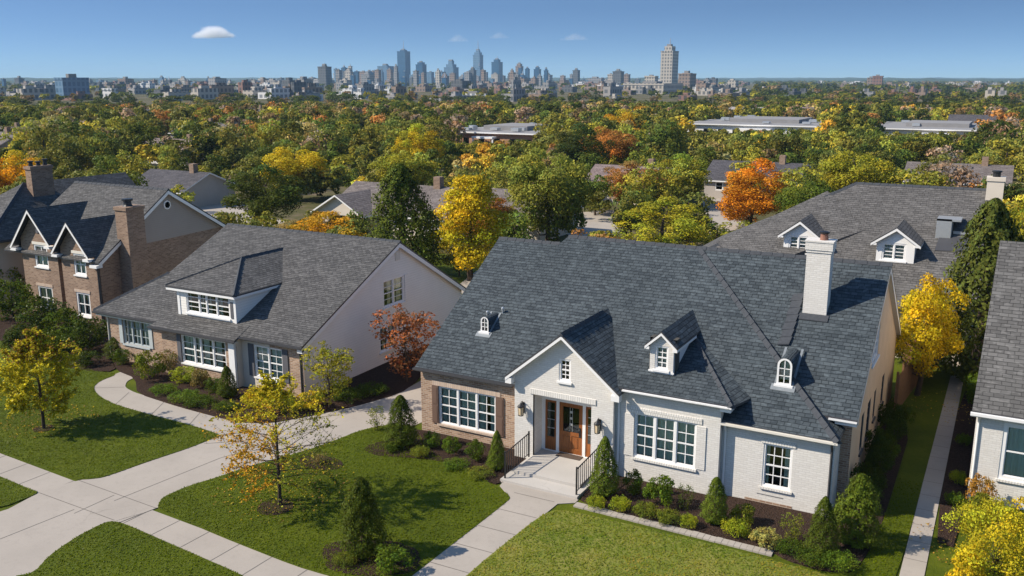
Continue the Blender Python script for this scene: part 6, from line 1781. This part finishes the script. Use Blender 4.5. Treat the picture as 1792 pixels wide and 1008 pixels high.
# the fuller cluster behind and between the towers
rngt = np.random.default_rng(8)
cl = []
for i in range(112):
    px = rngt.uniform(585, 965) if (i < 40 or i >= 74) else (rngt.uniform(150, 575) if i < 60 else rngt.uniform(975, 1135))
    tp = rngt.uniform(116, 140) if i >= 74 else rngt.uniform(122, 143) if i < 40 else rngt.uniform(138, 147)
    wp = rngt.uniform(3, 5.5) if i >= 74 else rngt.uniform(3.5, 9); D = rngt.uniform(1500, 2300)
    fm, cn = [('f_dark', 'dark'), ('f_blue', 'blue'), ('f_bluepale', 'pale blue'), ('f_grey', 'grey'), ('f_brown', 'brown'), ('f_blue', 'blue'), ('f_beige', 'beige')][int(rngt.integers(0, 7))]
    side = 'within the central cluster' if (i < 40 or i >= 74) else ('in the left part of the town' if i < 60 else 'between the centre and the tall beige tower')
    lb = f'{"narrow" if wp < 6 else "broad"} {cn} block {side}, {"standing higher" if tp < 132 else "of middling height"}'
    o = T(px - wp, px + wp, tp, D, fm, lb, ((.6, rngt.uniform(2, 5)),) if rngt.random() < .5 else (), rngt.uniform(4, 9) if rngt.random() < .15 else 0, 'mid_rise_block', rngt.uniform(.5, 1), 'building')
    o['group'] = lb

# low blocks of the town, one object each
fcol = [('f_white', 'white'), ('f_grey', 'grey'), ('f_brown', 'brown'), ('f_stone', 'pale stone'), ('f_brick', 'brick red'), ('f_beige', 'beige'), ('f_dark', 'dark grey'), ('f_brown', 'brown')]
TL = [('the big dark blue slab', 125), ('the wide brownish grey tower', 220), ('the row of three narrow towers', 280), ('the low roofs left of the skyline', 430), ('the dark slab tower', 569), ('the tallest blue glass tower', 707), ('the stepped ziggurat tower', 790), ('the needle-spired tower', 837),
      ('the brown tower with crane-like top', 909), ('the dark square tower', 1009), ('the tall beige tower', 1170), ('the wide white low block', 1283), ('the reddish brown tower', 1536), ('the right end of the horizon', 1720)]
rngt = np.random.default_rng(21)
made = 0
while made < 292:
    px = rngt.uniform(-60, 1850); D = 560 + 1500 * rngt.random() ** 1.2
    if px > 1330 and rngt.random() < .62:
        continue
    w = rngt.uniform(14, 44) * (1 if D < 1400 else 1.3); dp = rngt.uniform(12, 26); h = rngt.uniform(4, 10) if rngt.random() < .7 else rngt.uniform(10, 19)
    if px > 1330: h = min(h, 8)
    if D < 620: h = min(h, 6.5)
    elif D < 900: h = min(h, 9)
    w *= min(1, .45 + D / 1600)
    w = rngt.uniform(5, 24) / 1600 * D; dp = rngt.uniform(9, 22); h = (rngt.uniform(4, 8) if rngt.random() < .65 else rngt.uniform(8, 15)) * min(1, .30 + D / 1500)
    if px > 1330: h = min(h, 7)
    if px < 360: h = min(h, 7.5); w = min(w, 16 / 1600 * D)
    p_ = fwd * D + CR * ((px - 896) / 1641 * D)
    fm, cn = fcol[int(rngt.integers(0, 8))]
    m = MB(); x, y = p_.x, p_.y
    m.box(x - w / 2, y, 0, x + w / 2, y + dp, h); m.box(x - w * .3, y + dp * .3, h, x + w * .1, y + dp * .7, h + rngt.uniform(1.5, 3))
    m.face([(x - w / 2, y, h + .06), (x + w / 2, y, h + .06), (x + w / 2, y + dp, h + .06), (x - w / 2, y + dp, h + .06)], 1)
    if rngt.random() < .4:
        m.box(x - w / 2 - rngt.uniform(6, 14), y + 2, 0, x - w / 2, y + dp - 1, h * .6)
    nm = min(TL, key=lambda t: abs(t[1] - px))
    size = 'low' if h < 10 else 'mid-rise'
    near = 'near' if D < 750 else ('farther' if D < 1200 else 'far')
    lb = f'{near} {size} {cn} town block {"left" if px < nm[1] else "right"} of {nm[0]}'
    tag(m.build('town_block', [fm, 'roof_flat' if rngt.random() < .5 else 'roof_grey'], loc=(x, y, 0)), lb, 'building', lb)
    made += 1

# far wooded rises along the horizon
hm = MB(); na, nd = 150, 8
def hh(i, j):
    a = YAW + R(40 - 80 * i / na); D = 3300 + 700 * j + 60 * math.sin(i * 1.7)
    e = (7 + 5 * math.sin(i * .21 + j) + 3 * math.sin(i * .63 + 2 * j) + 1.6 * math.sin(i * 2.9 + j * 5) + 1.2 * math.sin(i * 7.7)) * (0 if j == 0 else 1) + j * .9
    return (-math.sin(a) * D, math.cos(a) * D, max(-.5, e) if j else -.5)
for i in range(na):
    for j in range(nd - 1):
        hm.face([hh(i, j), hh(i + 1, j), hh(i + 1, j + 1), hh(i, j + 1)])
M['hill'] = plain('distant_woods', (.05, .062, .03), .95, .05, .5, .006)
tag(hm.build('hills', 'hill', smooth=True), kind='structure')

# ================================================================== clouds
def cloudmat(name, dens, scale, puffs, rough):
    """vapour gathered in a few overlapping puffs over a flat base, frayed by noise"""
    m, nt, out = new_mat(name)
    tc = coords(nt, 'Generated')
    n = noise(nt, coords(nt, 'Object'), scale, 6, .62)
    best = None
    for (x, z, r) in puffs:
        d = nt.nodes.new('ShaderNodeVectorMath'); d.operation = 'SUBTRACT'; L(nt, tc, d.inputs[0]); d.inputs[1].default_value = (x, .5, z)
        k = nt.nodes.new('ShaderNodeVectorMath'); k.operation = 'MULTIPLY'; L(nt, d.outputs[0], k.inputs[0]); k.inputs[1].default_value = (2.9 / r, 1.5 / r, 1.0 / r)
        e = nt.nodes.new('ShaderNodeVectorMath'); e.operation = 'LENGTH'; L(nt, k.outputs[0], e.inputs[0])
        f = math_(nt, 'SUBTRACT', 1.0, e.outputs['Value'])
        best = f if best is None else math_(nt, 'MAXIMUM', best, f)
    f = math_(nt, 'ADD', best, math_(nt, 'MULTIPLY', math_(nt, 'SUBTRACT', n, .52), rough))
    sp = nt.nodes.new('ShaderNodeSeparateXYZ'); L(nt, tc, sp.inputs[0])
    flat = ramp(nt, sp.outputs[2], [(.16, 0.0), (.30, 1.0)])
    f = math_(nt, 'MULTIPLY', math_(nt, 'MAXIMUM', f, 0.0), flat)
    v = N(nt, 'ShaderNodeVolumePrincipled'); v.inputs['Color'].default_value = (.99, .99, 1, 1); v.inputs['Anisotropy'].default_value = .1
    L(nt, math_(nt, 'MULTIPLY', f, dens), v.inputs['Density'])
    L(nt, v.outputs[0], out.inputs['Volume'])
    return m
PUFF = [(.16, .26, .22), (.32, .34, .36), (.48, .42, .46), (.62, .36, .40), (.76, .30, .30), (.88, .25, .18)]
M['cloud'] = cloudmat('cloud_vapour', .055, .014, PUFF, 1.6); M['cloud_thin'] = cloudmat('thin_cloud_vapour', .0055, .018, PUFF, 2.2)
def cloud(px, py, w, h, D, mat, label):
    p_ = fwd * D + CR * ((px - 896) / 1641 * D); z = 14.3 + (137 - py) / 1641 * D
    W_, H_ = w / 1641 * D, h / 1641 * D
    m = MB(); n = 16
    prof = [(0, -.5), (.42, -.46), (.5, -.2), (.46, .2), (.3, .42), (0, .5)]
    m.lathe((0, 0, 0), [(a * 1.0, b) for a, b in prof], 20)
    m.v = [(p_.x + v[0] * W_, p_.y + v[1] * W_ * .8, z + v[2] * H_) for v in m.v]
    o = m.build('cloud', mat, loc=(p_.x, p_.y, z), weld=True)
    return tag(o, label, 'cloud')
cloud(378, 59, 112, 32, 7000, 'cloud', 'small white puffy cloud in the left part of the sky')
cloud(801, 69, 52, 22, 7000, 'cloud_thin', 'faint wisp of cloud above the needle-spired tower, left one of two')
cloud(873, 64, 46, 20, 7000, 'cloud_thin', 'faint wisp of cloud right of the needle spire')
cloud(1003, 67, 66, 20, 7000, 'cloud_thin', 'barely visible wisp of cloud right of the skyline')

# ================================================================== air, sky, sun, camera
m, nt, out = new_mat('blue_haze')
v = N(nt, 'ShaderNodeVolumePrincipled')
v.inputs['Color'].default_value = (.48, .74, 1.0, 1); v.inputs['Density'].default_value = 1.05e-4; v.inputs['Anisotropy'].default_value = .0
L(nt, v.outputs[0], out.inputs['Volume'])
M['haze'] = m
hz = MB(); hz.box(-9400, -300, -1.6, 5200, 9400, 140)
tag(hz.build('haze', 'haze', weld=True), kind='stuff')

SUN_EL, SUN_AZ = R(39), R(33)             # towards the sun: -X -Y quarter
sd = Vector((-math.cos(SUN_AZ) * math.cos(SUN_EL), -math.sin(SUN_AZ) * math.cos(SUN_EL), math.sin(SUN_EL)))
sl = bpy.data.lights.new('sun', 'SUN'); sl.energy = 5.0; sl.angle = R(.5); sl.color = (1.0, .90, .76)
so = bpy.data.objects.new('sun', sl); COL.objects.link(so); so.rotation_euler = sd.to_track_quat('Z', 'Y').to_euler()
wd = bpy.data.worlds.new('World'); SC.world = wd; wd.use_nodes = True
nt = wd.node_tree
bg = nt.nodes['Background']
sky = nt.nodes.new('ShaderNodeTexSky'); sky.sky_type = 'NISHITA'; sky.sun_disc = False
sky.sun_elevation = SUN_EL; sky.sun_rotation = math.atan2(sd.x, sd.y)
sky.altitude = 100; sky.air_density = 1.5; sky.dust_density = .5; sky.ozone_density = 8.5
tc = nt.nodes.new('ShaderNodeTexCoord')                     # the pale rim of a clear autumn sky is narrow: steepen the lookup
mp = nt.nodes.new('ShaderNodeVectorMath'); mp.operation = 'MULTIPLY_ADD'; mp.inputs[1].default_value = (1, 1, 6); mp.inputs[2].default_value = (0, 0, .09)
nm = nt.nodes.new('ShaderNodeVectorMath'); nm.operation = 'NORMALIZE'
nt.links.new(tc.outputs['Generated'], mp.inputs[0]); mn = nt.nodes.new('ShaderNodeVectorMath'); mn.operation = 'MINIMUM'; mn.inputs[1].default_value = (9, 9, .52)
nt.links.new(mp.outputs[0], mn.inputs[0]); nt.links.new(mn.outputs[0], nm.inputs[0]); nt.links.new(nm.outputs[0], sky.inputs[0])
nt.links.new(sky.outputs[0], bg.inputs[0]); bg.inputs[1].default_value = .100

cam = bpy.data.cameras.new('camera'); co = bpy.data.objects.new('camera', cam); COL.objects.link(co)
cam.lens = LENS; cam.sensor_width = 36; cam.clip_end = 30000; cam.clip_start = .5
co.location = CAM; co.rotation_euler = (math.pi / 2 - PITCH, 0, YAW)
SC.camera = co
SC.view_settings.view_transform = 'Standard'; SC.view_settings.look = 'None'; SC.view_settings.exposure = .42; SC.view_settings.gamma = 1
SC.render.engine = 'CYCLES'
cy = SC.cycles
cy.use_denoising = True
cy.max_bounces = 6; cy.diffuse_bounces = 3; cy.glossy_bounces = 3; cy.transmission_bounces = 4; cy.transparent_max_bounces = 8; cy.volume_bounces = 6
cy.volume_max_steps = 256
cy.use_adaptive_sampling = False
SC.render.use_persistent_data = False
